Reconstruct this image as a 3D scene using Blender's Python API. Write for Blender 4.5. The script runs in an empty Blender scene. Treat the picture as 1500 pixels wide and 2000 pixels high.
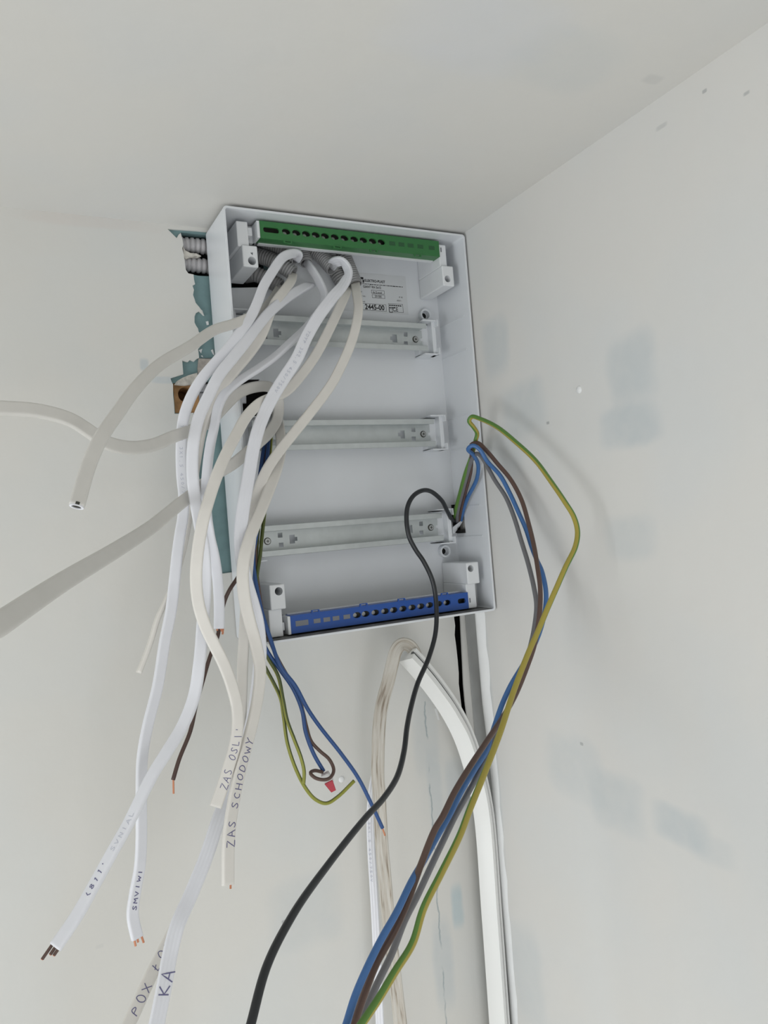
import bpy, bmesh, math, random
from mathutils import Vector, Matrix
from mathutils.geometry import tessellate_polygon

random.seed(7)
SC = bpy.context.scene
COL = SC.collection
PI = math.pi

# ------------------------------------------------------------------ camera
# frame: back wall y=0, right wall x=RX, ceiling z=CZ, camera on -y side
CAM = Vector((-0.5873, -0.9255, -0.3846))
YAW, PITCH, ROLL, FPX = 0.4743, 0.0186, -0.0807, 1488.95
RX, CZ = 0.0045, 0.0025
_f = Vector((math.sin(YAW) * math.cos(PITCH), math.cos(YAW) * math.cos(PITCH), math.sin(PITCH)))
_r = Vector((math.cos(YAW), -math.sin(YAW), 0))
_u = _r.cross(_f)
RT = _r * math.cos(ROLL) + _u * math.sin(ROLL)
UP = _u * math.cos(ROLL) - _r * math.sin(ROLL)
FW = _f
cam_d = bpy.data.cameras.new('camera')
cam_d.sensor_fit = 'AUTO'
cam_d.sensor_width = 36.0
cam_d.lens = FPX * 36.0 / 2000.0
cam_d.clip_start = 0.02
cam = bpy.data.objects.new('camera', cam_d)
COL.objects.link(cam)
M = Matrix((RT, UP, -FW)).transposed().to_4x4()
M.translation = CAM
cam.matrix_world = M
SC.camera = cam

# ------------------------------------------------------------------ light
world = bpy.data.worlds.new('daylight')
SC.world = world
world.use_nodes = True
bg = world.node_tree.nodes['Background']
bg.inputs[0].default_value = (0.80, 0.90, 1.0, 1)
bg.inputs[1].default_value = 0.8

def area_light(name, loc, rot, sx, sy, power, col):
    l = bpy.data.lights.new(name, 'AREA')
    l.shape = 'RECTANGLE'; l.size = sx; l.size_y = sy; l.energy = power; l.color = col
    o = bpy.data.objects.new(name, l); COL.objects.link(o)
    o.location = loc; o.rotation_euler = rot
    return o
# daylight from the left window, and an added rear window as frontal fill
area_light('daylight_and_fill', (-2.93, -1.10, -1.50), (0, -PI / 2, 0), 1.4, 1.4, 34, (0.95, 0.975, 0.985))
area_light('daylight_and_fill', (-0.72, -2.02, -1.45), (PI / 2, 0, 0), 1.15, 1.3, 10.5, (1.0, 0.98, 0.965))

SC.view_settings.view_transform = 'Standard'
SC.view_settings.look = 'None'
SC.view_settings.gamma = 1.0
SC.view_settings.use_curve_mapping = False
SC.view_settings.exposure = 0.11

# ------------------------------------------------------------------ helpers
def ray(px, py):
    return FW + RT * ((px - 750) / FPX) - UP * ((py - 1000) / FPX)
def at(px, py, d):
    """point of the photograph's pixel that lies d metres in front of the back wall"""
    v = ray(px, py); return CAM + v * ((-d - CAM.y) / v.y)
def atx(px, py, x=RX):
    v = ray(px, py); return CAM + v * ((x - CAM.x) / v.x)
def atz(px, py, z=CZ):
    v = ray(px, py); return CAM + v * ((z - CAM.z) / v.z)

def link(name, me, mat=None, parent=None):
    o = bpy.data.objects.new(name, me)
    COL.objects.link(o)
    if mat is not None:
        for m in (mat if isinstance(mat, (list, tuple)) else [mat]): me.materials.append(m)
    if parent is not None: o.parent = parent
    return o
def obj(name, bm, mat=None, parent=None, smooth=False):
    me = bpy.data.meshes.new(name)
    bmesh.ops.recalc_face_normals(bm, faces=bm.faces[:])
    bm.to_mesh(me); bm.free()
    if smooth:
        for p in me.polygons: p.use_smooth = True
    return link(name, me, mat, parent)
def tag(o, label=None, cat=None, group=None, kind=None):
    if label: o['label'] = label
    if cat: o['category'] = cat
    if group: o['group'] = group
    if kind: o['kind'] = kind
    return o
def empty(name, loc=(0, 0, 0)):
    o = bpy.data.objects.new(name, None); o.empty_display_size = 0.01
    o.location = loc
    COL.objects.link(o); return o
def reparent(child, par):
    child.parent = par
    child.matrix_parent_inverse = Matrix.Translation(par.location).inverted()

def box(bm, x0, x1, y0, y1, z0, z1, bev=0.0, seg=2):
    vs = [bm.verts.new((x, y, z)) for x in (x0, x1) for y in (y0, y1) for z in (z0, z1)]
    fs = [(0, 1, 3, 2), (4, 6, 7, 5), (0, 4, 5, 1), (2, 3, 7, 6), (0, 2, 6, 4), (1, 5, 7, 3)]
    faces = [bm.faces.new([vs[i] for i in f]) for f in fs]
    if bev > 0:
        es = set(e for f in faces for e in f.edges)
        bmesh.ops.bevel(bm, geom=list(es), offset=bev, segments=seg, profile=0.5, affect='EDGES')
def bbox(*a, **k):
    bm = bmesh.new(); box(bm, *a, **k); return bm
def cyl(bm, p0, p1, r, n=16, r1=None, cap=True):
    p0 = Vector(p0); p1 = Vector(p1); t = (p1 - p0).normalized()
    a = t.orthogonal().normalized(); b = t.cross(a)
    r1 = r if r1 is None else r1
    A = [bm.verts.new(p0 + (a * math.cos(2 * PI * i / n) + b * math.sin(2 * PI * i / n)) * r) for i in range(n)]
    B = [bm.verts.new(p1 + (a * math.cos(2 * PI * i / n) + b * math.sin(2 * PI * i / n)) * r1) for i in range(n)]
    for i in range(n): bm.faces.new((A[i], A[(i + 1) % n], B[(i + 1) % n], B[i]))
    if cap: bm.faces.new(A[::-1]); bm.faces.new(B)
def ring(bm, p0, p1, r, ri, n=24):
    p0 = Vector(p0); p1 = Vector(p1); t = (p1 - p0).normalized()
    a = t.orthogonal().normalized(); b = t.cross(a)
    def c(p, rr): return [bm.verts.new(p + (a * math.cos(2 * PI * i / n) + b * math.sin(2 * PI * i / n)) * rr) for i in range(n)]
    A, B, Ci, Di = c(p0, r), c(p1, r), c(p1, ri), c(p0, ri)
    for L, K in ((A, B), (B, Ci), (Ci, Di), (Di, A)):
        for i in range(n): bm.faces.new((L[i], L[(i + 1) % n], K[(i + 1) % n], K[i]))

def plate(bm, outer, holes, y0, y1):
    """flat plate in the xz plane between y0 (front) and y1 (back) with holes; loops are lists of (x, z)"""
    loops = [[Vector((x, z, 0)) for x, z in l] for l in [outer] + holes]
    pts = [p for l in loops for p in l]
    tris = tessellate_polygon(loops)
    F = [bm.verts.new((p.x, y0, p.y)) for p in pts]
    B = [bm.verts.new((p.x, y1, p.y)) for p in pts]
    for a, b, c in tris:
        try:
            bm.faces.new((F[a], F[b], F[c])); bm.faces.new((B[c], B[b], B[a]))
        except ValueError: pass
    k = 0
    for l in loops:
        n = len(l)
        for i in range(n):
            a, b = k + i, k + (i + 1) % n
            try: bm.faces.new((F[a], F[b], B[b], B[a]))
            except ValueError: pass
        k += n

def rrect(x0, x1, z0, z1, r, n=5):
    out = []
    for cx, cz, a0 in ((x1 - r, z1 - r, 0), (x0 + r, z1 - r, PI / 2), (x0 + r, z0 + r, PI), (x1 - r, z0 + r, 1.5 * PI)):
        for i in range(n + 1):
            a = a0 + PI / 2 * i / n
            out.append((cx + r * math.cos(a), cz + r * math.sin(a)))
    return out
def oval(cx, cz, rx, rz, n=14):
    return [(cx + rx * math.cos(2 * PI * i / n), cz + rz * math.sin(2 * PI * i / n)) for i in range(n)]

def spline(pts, step):
    """centripetal Catmull-Rom through points given as (Vector, value...) tuples, resampled by arc length"""
    P = [p[0] for p in pts]; V = [p[1] for p in pts]
    P = [P[0] * 2 - P[1]] + P + [P[-1] * 2 - P[-2]]
    V = [V[0]] + V + [V[-1]]
    dense = []
    for i in range(1, len(P) - 2):
        p0, p1, p2, p3 = P[i - 1:i + 3]
        t0 = 0.0
        t1 = t0 + max((p1 - p0).length, 1e-6) ** .5
        t2 = t1 + max((p2 - p1).length, 1e-6) ** .5
        t3 = t2 + max((p3 - p2).length, 1e-6) ** .5
        n = max(4, int((p2 - p1).length / step * 2))
        for k in range(n):
            t = t1 + (t2 - t1) * k / n
            a1 = p0 * ((t1 - t) / (t1 - t0)) + p1 * ((t - t0) / (t1 - t0))
            a2 = p1 * ((t2 - t) / (t2 - t1)) + p2 * ((t - t1) / (t2 - t1))
            a3 = p2 * ((t3 - t) / (t3 - t2)) + p3 * ((t - t2) / (t3 - t2))
            b1 = a1 * ((t2 - t) / (t2 - t0)) + a2 * ((t - t0) / (t2 - t0))
            b2 = a2 * ((t3 - t) / (t3 - t1)) + a3 * ((t - t1) / (t3 - t1))
            s = k / n; s = s * s * (3 - 2 * s)
            dense.append((b1 * ((t2 - t) / (t2 - t1)) + b2 * ((t - t1) / (t2 - t1)), V[i] + (V[i + 1] - V[i]) * s))
    dense.append((P[-2], V[-2]))
    # smooth a little
    for _ in range(2):
        q = dense[:]
        for i in range(1, len(dense) - 1):
            q[i] = ((dense[i - 1][0] + dense[i][0] * 2 + dense[i + 1][0]) / 4, dense[i][1])
        dense = q
    L = [0.0]
    for i in range(1, len(dense)): L.append(L[-1] + (dense[i][0] - dense[i - 1][0]).length)
    n = max(3, int(L[-1] / step)); out = []; j = 0
    for k in range(n + 1):
        s = L[-1] * k / n
        while j < len(L) - 2 and L[j + 1] < s: j += 1
        w = (s - L[j]) / max(L[j + 1] - L[j], 1e-9)
        out.append((dense[j][0].lerp(dense[j + 1][0], w), dense[j][1] + (dense[j + 1][1] - dense[j][1]) * w, s))
    return out

def frames(sm, ribbon):
    n = len(sm); fr = []
    prev = None
    for i in range(n):
        a = sm[max(i - 1, 0)][0]; b = sm[min(i + 1, n - 1)][0]
        T = (b - a).normalized()
        if ribbon:
            view = (sm[i][0] - CAM).normalized()
            W = T.cross(view)
            if W.length < .12 and prev is not None: W = prev - T * prev.dot(T)
            W.normalize()
            if prev is not None:
                Wp = (prev - T * prev.dot(T)).normalized()
                W = (W * .35 + Wp * .65).normalized()
            prev = W.copy()
            N = W.cross(T); 
            if N.dot(view) > 0: N = -N
            ang = math.radians(sm[i][1])
            W2 = W * math.cos(ang) + N * math.sin(ang)
            N2 = N * math.cos(ang) - W * math.sin(ang)
            fr.append((T, W2, N2))
        else:
            if prev is None: prev = T.orthogonal()
            W = (prev - T * prev.dot(T)).normalized(); prev = W
            fr.append((T, W, T.cross(W)))
    return fr

def sweep(sm, fr, section, cap=True, uvscale=1.0):
    """section(i, s) -> list of (w, n) offsets; returns a mesh with UV (u around, v along in metres)"""
    bm = bmesh.new(); uvl = bm.loops.layers.uv.new('UVMap'); rows = []
    for i, (p, tw, s) in enumerate(sm):
        T, W, N = fr[i]
        rows.append([bm.verts.new(p + W * a + N * b) for a, b in section(i, s)])
    m = len(rows[0])
    for i in range(len(rows) - 1):
        for k in range(m):
            f = bm.faces.new((rows[i][k], rows[i][(k + 1) % m], rows[i + 1][(k + 1) % m], rows[i + 1][k]))
            us = (k / m, (k + 1) / m, (k + 1) / m, k / m); vs = (sm[i][2], sm[i][2], sm[i + 1][2], sm[i + 1][2])
            for l, uu, vv in zip(f.loops, us, vs): l[uvl].uv = (uu, vv)
            f.smooth = True
    if cap:
        for row in (rows[0], rows[-1]):
            try: bm.faces.new(row)
            except ValueError: pass
    return bm

def circ(r, n=12):
    c = [(r * math.cos(2 * PI * k / n), r * math.sin(2 * PI * k / n)) for k in range(n)]
    return lambda i, s: c
def flat_section(w, t, cores=3, lobe=0.0):
    """flat cable section: rounded rectangle with slight lobes over each core"""
    pts = []; hw, ht = w / 2, t / 2; n = 10; r = ht * .75
    def th(x):
        return ht * (1 - lobe * (1 - abs(math.sin(PI * cores * (x + hw) / w))))
    xs = [-(hw - r) + (2 * (hw - r)) * k / n for k in range(n + 1)]
    for x in xs: pts.append((x, -th(x)))
    for k in range(1, 5):
        q = -PI / 2 + PI / 2 * k / 4; pts.append((hw - r + r * math.cos(q) + .00001 * k, -(ht - r) + r * math.sin(q)))
    for k in range(0, 4):
        q = PI / 2 * k / 4; pts.append((hw - r + r * math.cos(q), ht - r + r * math.sin(q)))
    for x in xs[::-1]: pts.append((x, th(x)))
    for k in range(1, 5):
        q = PI / 2 + PI / 2 * k / 4; pts.append((-(hw - r) + r * math.cos(q), ht - r + r * math.sin(q)))
    for k in range(0, 4):
        q = PI + PI / 2 * k / 4; pts.append((-(hw - r) + r * math.cos(q), -(ht - r) + r * math.sin(q)))
    return lambda i, s: pts

def boolean(o, cutters):
    for c in cutters:
        m = o.modifiers.new('cut', 'BOOLEAN'); m.operation = 'DIFFERENCE'; m.object = c; m.solver = 'EXACT'
    dg = bpy.context.evaluated_depsgraph_get(); dg.update()
    me = bpy.data.meshes.new_from_object(o.evaluated_get(dg))
    o.modifiers.clear(); old = o.data; o.data = me; bpy.data.meshes.remove(old)
    for c in cutters:
        md = c.data; bpy.data.objects.remove(c); bpy.data.meshes.remove(md)
def cutter(bm): return obj('cutter', bm)

# ------------------------------------------------------------------ materials
def mat(name, col, rough=0.5, metal=0.0, bump=0.0, bscale=200.0, var=0.0, vscale=40.0, col2=None, trans=0.0, spec=0.5, coord='Object'):
    m = bpy.data.materials.new(name); m.use_nodes = True
    nt = m.node_tree; b = nt.nodes['Principled BSDF']
    b.inputs['Base Color'].default_value = (*col, 1); b.inputs['Roughness'].default_value = rough
    b.inputs['Metallic'].default_value = metal; b.inputs['Specular IOR Level'].default_value = spec
    if trans: b.inputs['Transmission Weight'].default_value = trans
    geo = nt.nodes.new('ShaderNodeNewGeometry')
    if var > 0 or col2:
        nz = nt.nodes.new('ShaderNodeTexNoise'); nz.inputs['Scale'].default_value = vscale; nz.inputs['Detail'].default_value = 4
        nt.links.new(geo.outputs['Position'], nz.inputs['Vector'])
        rmp = nt.nodes.new('ShaderNodeMapRange'); rmp.inputs[1].default_value = .35; rmp.inputs[2].default_value = .65
        nt.links.new(nz.outputs['Fac'], rmp.inputs[0])
        mx = nt.nodes.new('ShaderNodeMix'); mx.data_type = 'RGBA'
        c2 = col2 or tuple(c * (1 - var) for c in col)
        mx.inputs[6].default_value = (*col, 1); mx.inputs[7].default_value = (*c2, 1)
        nt.links.new(rmp.outputs[0], mx.inputs[0]); nt.links.new(mx.outputs[2], b.inputs['Base Color'])
    if bump > 0:
        n2 = nt.nodes.new('ShaderNodeTexNoise'); n2.inputs['Scale'].default_value = bscale; n2.inputs['Detail'].default_value = 3
        nt.links.new(geo.outputs['Position'], n2.inputs['Vector'])
        bp = nt.nodes.new('ShaderNodeBump'); bp.inputs['Strength'].default_value = bump; bp.inputs['Distance'].default_value = 0.001
        nt.links.new(n2.outputs['Fac'], bp.inputs['Height']); nt.links.new(bp.outputs[0], b.inputs['Normal'])
    return m

def wall_mat(name, col, col2, blotches, lines=()):
    """painted plaster: broad mottling, sanded filler patches (position, half size, strength, colour) and hairline cracks"""
    m = bpy.data.materials.new(name); m.use_nodes = True
    nt = m.node_tree; N = nt.nodes; L = nt.links; b = N['Principled BSDF']
    b.inputs['Roughness'].default_value = .75; b.inputs['Specular IOR Level'].default_value = .25
    geo = N.new('ShaderNodeNewGeometry'); pos = geo.outputs['Position']
    def math_(op, a, c=None, d=None):
        n = N.new('ShaderNodeMath'); n.operation = op
        for k, v in enumerate((a, c, d)):
            if v is None: continue
            if isinstance(v, (int, float)): n.inputs[k].default_value = v
            else: L.new(v, n.inputs[k])
        return n.outputs[0]
    def noise(scale, detail=3):
        n = N.new('ShaderNodeTexNoise'); n.inputs['Scale'].default_value = scale; n.inputs['Detail'].default_value = detail
        L.new(pos, n.inputs['Vector']); return n
    n1 = noise(5.5, 3)
    rm = N.new('ShaderNodeMapRange'); rm.inputs[1].default_value = .42; rm.inputs[2].default_value = .66; L.new(n1.outputs['Fac'], rm.inputs[0])
    mx = N.new('ShaderNodeMix'); mx.data_type = 'RGBA'; mx.inputs[6].default_value = (*col, 1); mx.inputs[7].default_value = (*col2, 1)
    L.new(rm.outputs[0], mx.inputs[0]); cur = mx.outputs[2]
    nd = noise(18, 3); nd2 = noise(55, 4)
    for c, h, st, bc in blotches:
        sub = N.new('ShaderNodeVectorMath'); sub.operation = 'SUBTRACT'; L.new(pos, sub.inputs[0]); sub.inputs[1].default_value = c
        div = N.new('ShaderNodeVectorMath'); div.operation = 'DIVIDE'; L.new(sub.outputs[0], div.inputs[0]); div.inputs[1].default_value = h
        ab = N.new('ShaderNodeVectorMath'); ab.operation = 'ABSOLUTE'; L.new(div.outputs[0], ab.inputs[0])
        pw = N.new('ShaderNodeVectorMath'); pw.operation = 'MULTIPLY'; L.new(ab.outputs[0], pw.inputs[0]); L.new(ab.outputs[0], pw.inputs[1])
        ln = N.new('ShaderNodeVectorMath'); ln.operation = 'LENGTH'; L.new(pw.outputs[0], ln.inputs[0])
        dist = math_('ADD', ln.outputs['Value'], math_('MULTIPLY', math_('SUBTRACT', nd.outputs['Fac'], .5), 1.1))
        r = N.new('ShaderNodeMapRange'); r.interpolation_type = 'SMOOTHSTEP'
        r.inputs[1].default_value = 1.5; r.inputs[2].default_value = .25; r.inputs[3].default_value = 0; r.inputs[4].default_value = st
        L.new(dist, r.inputs[0])
        mm = N.new('ShaderNodeMix'); mm.data_type = 'RGBA'; L.new(math_('MULTIPLY', r.outputs[0], math_('ADD', .6, math_('MULTIPLY', nd2.outputs['Fac'], .8))), mm.inputs[0])
        L.new(cur, mm.inputs[6]); mm.inputs[7].default_value = (*bc, 1); cur = mm.outputs[2]
    sep = N.new('ShaderNodeSeparateXYZ'); L.new(pos, sep.inputs[0])
    for (xa, za, xb, zb, wd, st, bc) in lines:
        k = (xb - xa) / (zb - za)
        x = math_('SUBTRACT', sep.outputs[0], math_('ADD', math_('MULTIPLY', sep.outputs[2], k), xa - za * k))
        x = math_('ADD', x, math_('MULTIPLY', math_('SUBTRACT', nd2.outputs['Fac'], .5), .010))
        r = N.new('ShaderNodeMapRange'); r.inputs[1].default_value = wd; r.inputs[2].default_value = wd * .25; r.inputs[3].default_value = 0; r.inputs[4].default_value = st
        L.new(math_('ABSOLUTE', x), r.inputs[0])
        inz = math_('MULTIPLY', math_('LESS_THAN', sep.outputs[2], za), math_('GREATER_THAN', sep.outputs[2], zb))
        br = N.new('ShaderNodeMapRange'); br.inputs[1].default_value = .42; br.inputs[2].default_value = .52; L.new(nd.outputs['Fac'], br.inputs[0])
        mm = N.new('ShaderNodeMix'); mm.data_type = 'RGBA'; L.new(math_('MULTIPLY', math_('MULTIPLY', r.outputs[0], inz), br.outputs[0]), mm.inputs[0])
        L.new(cur, mm.inputs[6]); mm.inputs[7].default_value = (*bc, 1); cur = mm.outputs[2]
    L.new(cur, b.inputs['Base Color'])
    nb = noise(28, 5); nb2 = noise(140, 3)
    h = math_('ADD', math_('MULTIPLY', nb.outputs['Fac'], 1.0), math_('MULTIPLY', nb2.outputs['Fac'], .12))
    bp = N.new('ShaderNodeBump'); bp.inputs['Strength'].default_value = .16; bp.inputs['Distance'].default_value = .004
    L.new(h, bp.inputs['Height']); L.new(bp.outputs[0], b.inputs['Normal'])
    return m

WALL = (.69, .68, .645); WALL2 = (.67, .675, .655); PATCH = (.515, .56, .58)
def pr(px, py, hx, hy):   # patch on the right wall
    c = atx(px, py); a = atx(px + hx, py); d = atx(px, py + hy)
    return tuple(c), (1, abs(a.y - c.y), abs(d.z - c.z))
def pb(px, py, hx, hy):   # patch on the back wall
    c = at(px, py, 0); a = at(px + hx, py, 0); d = at(px, py + hy, 0)
    return tuple(c), (abs(a.x - c.x), 1, abs(d.z - c.z))
def pc(px, py, hx, hy):
    c = atz(px, py); a = atz(px + hx, py); d = atz(px, py + hy)
    return tuple(c), (abs(a.x - c.x) + abs(d.x - c.x), abs(a.y - c.y) + abs(d.y - c.y), 1)
DIRT = (.40, .41, .41)
right_blot = [(*pr(1234, 720, 50, 70), .55, PATCH), (*pr(1228, 830, 60, 42), .6, PATCH), (*pr(1020, 800, 46, 55), .45, PATCH), (*pr(968, 680, 26, 60), .5, PATCH),
              (*pr(985, 890, 34, 45), .35, PATCH), (*pr(1232, 1050, 52, 45), .35, PATCH), (*pr(1330, 1615, 58, 36), .6, PATCH), (*pr(1390, 1660, 45, 30), .3, PATCH),
              (*pr(1205, 1570, 52, 55), .42, PATCH), (*pr(1120, 1500, 55, 60), .35, PATCH), (*pr(1030, 1905, 30, 90), .3, PATCH),
              (*pr(1376, 178, 5, 4), .8, DIRT), (*pr(1458, 182, 7, 4), .7, DIRT), (*pr(1292, 247, 12, 5), .35, DIRT), (*pr(1070, 826, 3, 3), .9, DIRT), (*pr(1136, 1453, 3, 3), .9, DIRT),
              (*pr(962, 1450, 8, 240), .35, PATCH)]
back_blot = [(*pb(282, 712, 9, 12), .7, PATCH), (*pb(318, 742, 24, 7), .55, (.52, .58, .62)), (*pb(600, 1780, 70, 70), .32, PATCH), (*pb(830, 1420, 25, 90), .35, PATCH),
             (*pb(851, 1560, 14, 90), .4, PATCH), (*pb(893, 1770, 12, 42), .85, (.50, .58, .60)), (*pb(866, 1880, 20, 90), .5, PATCH), (*pb(890, 1540, 18, 60), .4, PATCH),
             (*pb(170, 430, 130, 14), .35, (.66, .60, .56)), (*pb(556, 1800, 6, 4), .8, DIRT), (*pb(195, 1848, 8, 4), .12, DIRT)]
ceil_blot = [(*pc(1275, 155, 10, 8), .2, DIRT), (*pc(930, 60, 120, 60), .25, (.62, .65, .72)), (*pc(1100, 120, 60, 50), .2, PATCH)]
ca, cb = at(829, 1370, 0), at(872, 2010, 0)
WALLM = wall_mat('painted_plaster_back', WALL, WALL2, back_blot, [(ca.x, ca.z, cb.x, cb.z, .0016, .75, (.30, .36, .38))])
RIGHTM = wall_mat('painted_plaster_right', (.69, .68, .655), (.67, .675, .665), right_blot)
CEILM = wall_mat('painted_plaster_ceiling', (.68, .67, .64), (.66, .66, .645), ceil_blot)
PLAIN = mat('raw_grey_render', (.36, .35, .33), .9, var=.1, vscale=4)
FLOORM = mat('dusty_concrete', (.55, .54, .51), .9, var=.2, vscale=6)
TEAL = mat('green_plasterboard', (.19, .30, .31), .85, var=.12, vscale=60, bump=.2, bscale=300)
CAVITY = mat('cavity_dark_grey', (.10, .095, .09), .95)  # one even dark grey for the faces inside the wall openings
GYPSUM = mat('gypsum_core', (.66, .63, .57), .9, var=.3, vscale=150, bump=.6, bscale=250)
PAPER = mat('torn_board_paper', (.47, .43, .39), .9, var=.25, vscale=120, bump=.4)
WOOD = mat('brown_wood', (.42, .23, .095), .7, var=.35, vscale=90, bump=.3)
BOXM = mat('white_box_plastic', (.735, .76, .79), .32, var=.015, vscale=30)
POSTM = mat('white_post_plastic', (.76, .78, .80), .4)
GALV = mat('galvanised_steel', (.58, .615, .62), .36, metal=.55, var=.06, vscale=90)
SCREWM = mat('screw_steel', (.45, .46, .46), .3, metal=.9)
GREENP = mat('green_terminal_plastic', (.035, .17, .05), .35)
GREEND = mat('green_knockout_plastic', (.022, .095, .035), .5)
BLUEP = mat('blue_terminal_plastic', (.018, .085, .36), .35)
GREYW = mat('grey_window', (.20, .21, .23), .6)
DARKM = mat('dark_metal', (.07, .07, .06), .45, metal=.6)
WPVC = mat('white_cable_sheath', (.79, .80, .845), .42, var=.02, vscale=60)
CPVC = mat('cream_cable_sheath', (.755, .73, .685), .45, var=.03, vscale=60)
GPVC = mat('dull_cream_cable_sheath', (.68, .665, .63), .5, var=.03, vscale=60)
CONDM = mat('grey_conduit', (.315, .315, .32), .55)
CONDD = mat('recess_conduit', (.44, .43, .44), .6, var=.1, vscale=200)
COPPER = mat('copper', (.62, .27, .16), .35, metal=.85)
BLUEW = mat('blue_insulation', (.05, .145, .36), .4)
BLUED = mat('dark_blue_insulation', (.020, .072, .23), .4)
BROWN = mat('brown_insulation', (.10, .058, .046), .42)
BROWN2 = mat('dark_brown_insulation', (.065, .034, .026), .42)
GREYI = mat('grey_insulation', (.155, .155, .165), .42)
BLACKI = mat('black_insulation', (.014, .016, .019), .38)
RED = mat('red_lever', (.42, .035, .055), .35)
CLEAR = mat('clear_plastic', (.86, .86, .86), .15, trans=.6)
INK = mat('blue_ballpoint_ink', (.14, .135, .26), .7)
INKP = mat('pale_sheath_print', (.50, .52, .61), .7)
PRINT = mat('black_print', (.02, .02, .022), .7)
STICK = mat('label_paper', (.66, .68, .70), .5)
DUCT = mat('white_duct_plastic', (.83, .835, .82), .25)
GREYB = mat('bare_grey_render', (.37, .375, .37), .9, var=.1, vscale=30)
CAULK = mat('white_caulk', (.80, .81, .81), .6, var=.05, vscale=25, bump=.3, bscale=40)
BLACKF = mat('black_gap', (.012, .012, .012), 1.0)
GLASS_FRAME = mat('window_frame_white', (.8, .8, .8), .4)

def stripe_mat(name, ca_, cb_, width, turns, off=0.0):
    m = bpy.data.materials.new(name); m.use_nodes = True
    nt = m.node_tree; N = nt.nodes; L = nt.links; b = N['Principled BSDF']; b.inputs['Roughness'].default_value = .4
    uv = N.new('ShaderNodeUVMap'); sp = N.new('ShaderNodeSeparateXYZ'); L.new(uv.outputs[0], sp.inputs[0])
    a = N.new('ShaderNodeMath'); a.operation = 'MULTIPLY_ADD'; L.new(sp.outputs[1], a.inputs[0]); a.inputs[1].default_value = turns; a.inputs[2].default_value = off
    s = N.new('ShaderNodeMath'); s.operation = 'ADD'; L.new(sp.outputs[0], s.inputs[0]); L.new(a.outputs[0], s.inputs[1])
    fr = N.new('ShaderNodeMath'); fr.operation = 'FRACT'; L.new(s.outputs[0], fr.inputs[0])
    lt = N.new('ShaderNodeMath'); lt.operation = 'LESS_THAN'; L.new(fr.outputs[0], lt.inputs[0]); lt.inputs[1].default_value = width
    mx = N.new('ShaderNodeMix'); mx.data_type = 'RGBA'; L.new(lt.outputs[0], mx.inputs[0]); mx.inputs[6].default_value = (*ca_, 1); mx.inputs[7].default_value = (*cb_, 1)
    L.new(mx.outputs[2], b.inputs['Base Color']); return m
GYW = stripe_mat('green_yellow_insulation', (.35, .29, .05), (.10, .22, .04), .42, 1.3, .1)
GYW2 = stripe_mat('olive_green_yellow_insulation', (.27, .28, .04), (.07, .09, .018), .55, 1.6, .3)

def dirty_mat(name):
    m = bpy.data.materials.new(name); m.use_nodes = True
    nt = m.node_tree; N = nt.nodes; L = nt.links; b = N['Principled BSDF']; b.inputs['Roughness'].default_value = .7
    uv = N.new('ShaderNodeUVMap'); mp = N.new('ShaderNodeMapping'); mp.inputs['Scale'].default_value = (16, 20, 1); L.new(uv.outputs[0], mp.inputs[0])
    n = N.new('ShaderNodeTexNoise'); n.inputs['Scale'].default_value = 1; n.inputs['Detail'].default_value = 4; L.new(mp.outputs[0], n.inputs['Vector'])
    cr = N.new('ShaderNodeValToRGB'); e = cr.color_ramp.elements
    e[0].position = .30; e[0].color = (.22, .175, .13, 1); e[1].position = .62; e[1].color = (.585, .56, .51, 1)
    k = cr.color_ramp.elements.new(.42); k.color = (.47, .43, .37, 1)
    L.new(n.outputs['Fac'], cr.inputs[0]); L.new(cr.outputs[0], b.inputs['Base Color'])
    bp = N.new('ShaderNodeBump'); bp.inputs['Strength'].default_value = .5; bp.inputs['Distance'].default_value = .001; L.new(n.outputs['Fac'], bp.inputs['Height']); L.new(bp.outputs[0], b.inputs['Normal'])
    return m
DIRTY = dirty_mat('dirty_old_sheath')

# ------------------------------------------------------------------ room
FZ, LX, RY = -2.55, -3.0, -2.1
def pxz(px, py): p = at(px, py, 0); return (p.x, p.z)
# skim coat of the back wall with the torn-out edge beside the box
tear = [(327, 447), (333, 453), (345, 465), (349, 458), (353, 455), (356, 466), (358, 478), (356, 485), (359, 498), (361, 511), (362, 520), (363, 527), (368, 534), (378, 536), (379, 546),
        (381, 555), (376, 558), (379, 566), (377, 576), (380, 584), (382, 591), (386, 596), (391, 602), (398, 616), (394, 612), (389, 608), (383, 611), (380, 618), (380, 630), (383, 636), (387, 642), (388, 648), (392, 652),
        (391, 664), (392, 676), (387, 682), (389, 699), (384, 701), (379, 706), (371, 703), (367, 707), (362, 706), (356, 704), (357, 718), (358, 731), (345, 735), (333, 739),
        (335, 745), (338, 751), (338, 771), (340, 790), (341, 808), (362, 808), (378, 806), (376, 830), (388, 834), (391, 880), (389, 930), (393, 975), (397, 1010), (403, 1060), (409, 1118), (430, 1121), (452, 1118)]
hole = [pxz(*p) for p in tear]
hole = [(x, min(z, -.0015)) for x, z in hole]
hole += [(-.250, hole[-1][1]), (-.250, -.0015), (-.34, -.0015)]
crack_l = [pxz(x, y) for x, y in ((884, 1150), (887, 1207), (889, 1222), (888, 1240), (891, 1262), (894, 1290), (896, 1315), (896, 1335), (899, 1360), (902, 1385), (906, 1402))]
crack_r = [pxz(x, y) for x, y in ((913, 1402), (909, 1370), (906, 1335), (904, 1290), (902, 1250), (900, 1207), (897, 1150))]
crack = [(min(x, -.0015), z) for x, z in crack_l + crack_r]
bm = bmesh.new()
plate(bm, [(LX, FZ), (RX, FZ), (RX, CZ), (LX, CZ)], [hole, crack], 0.0, 0.003)
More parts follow.
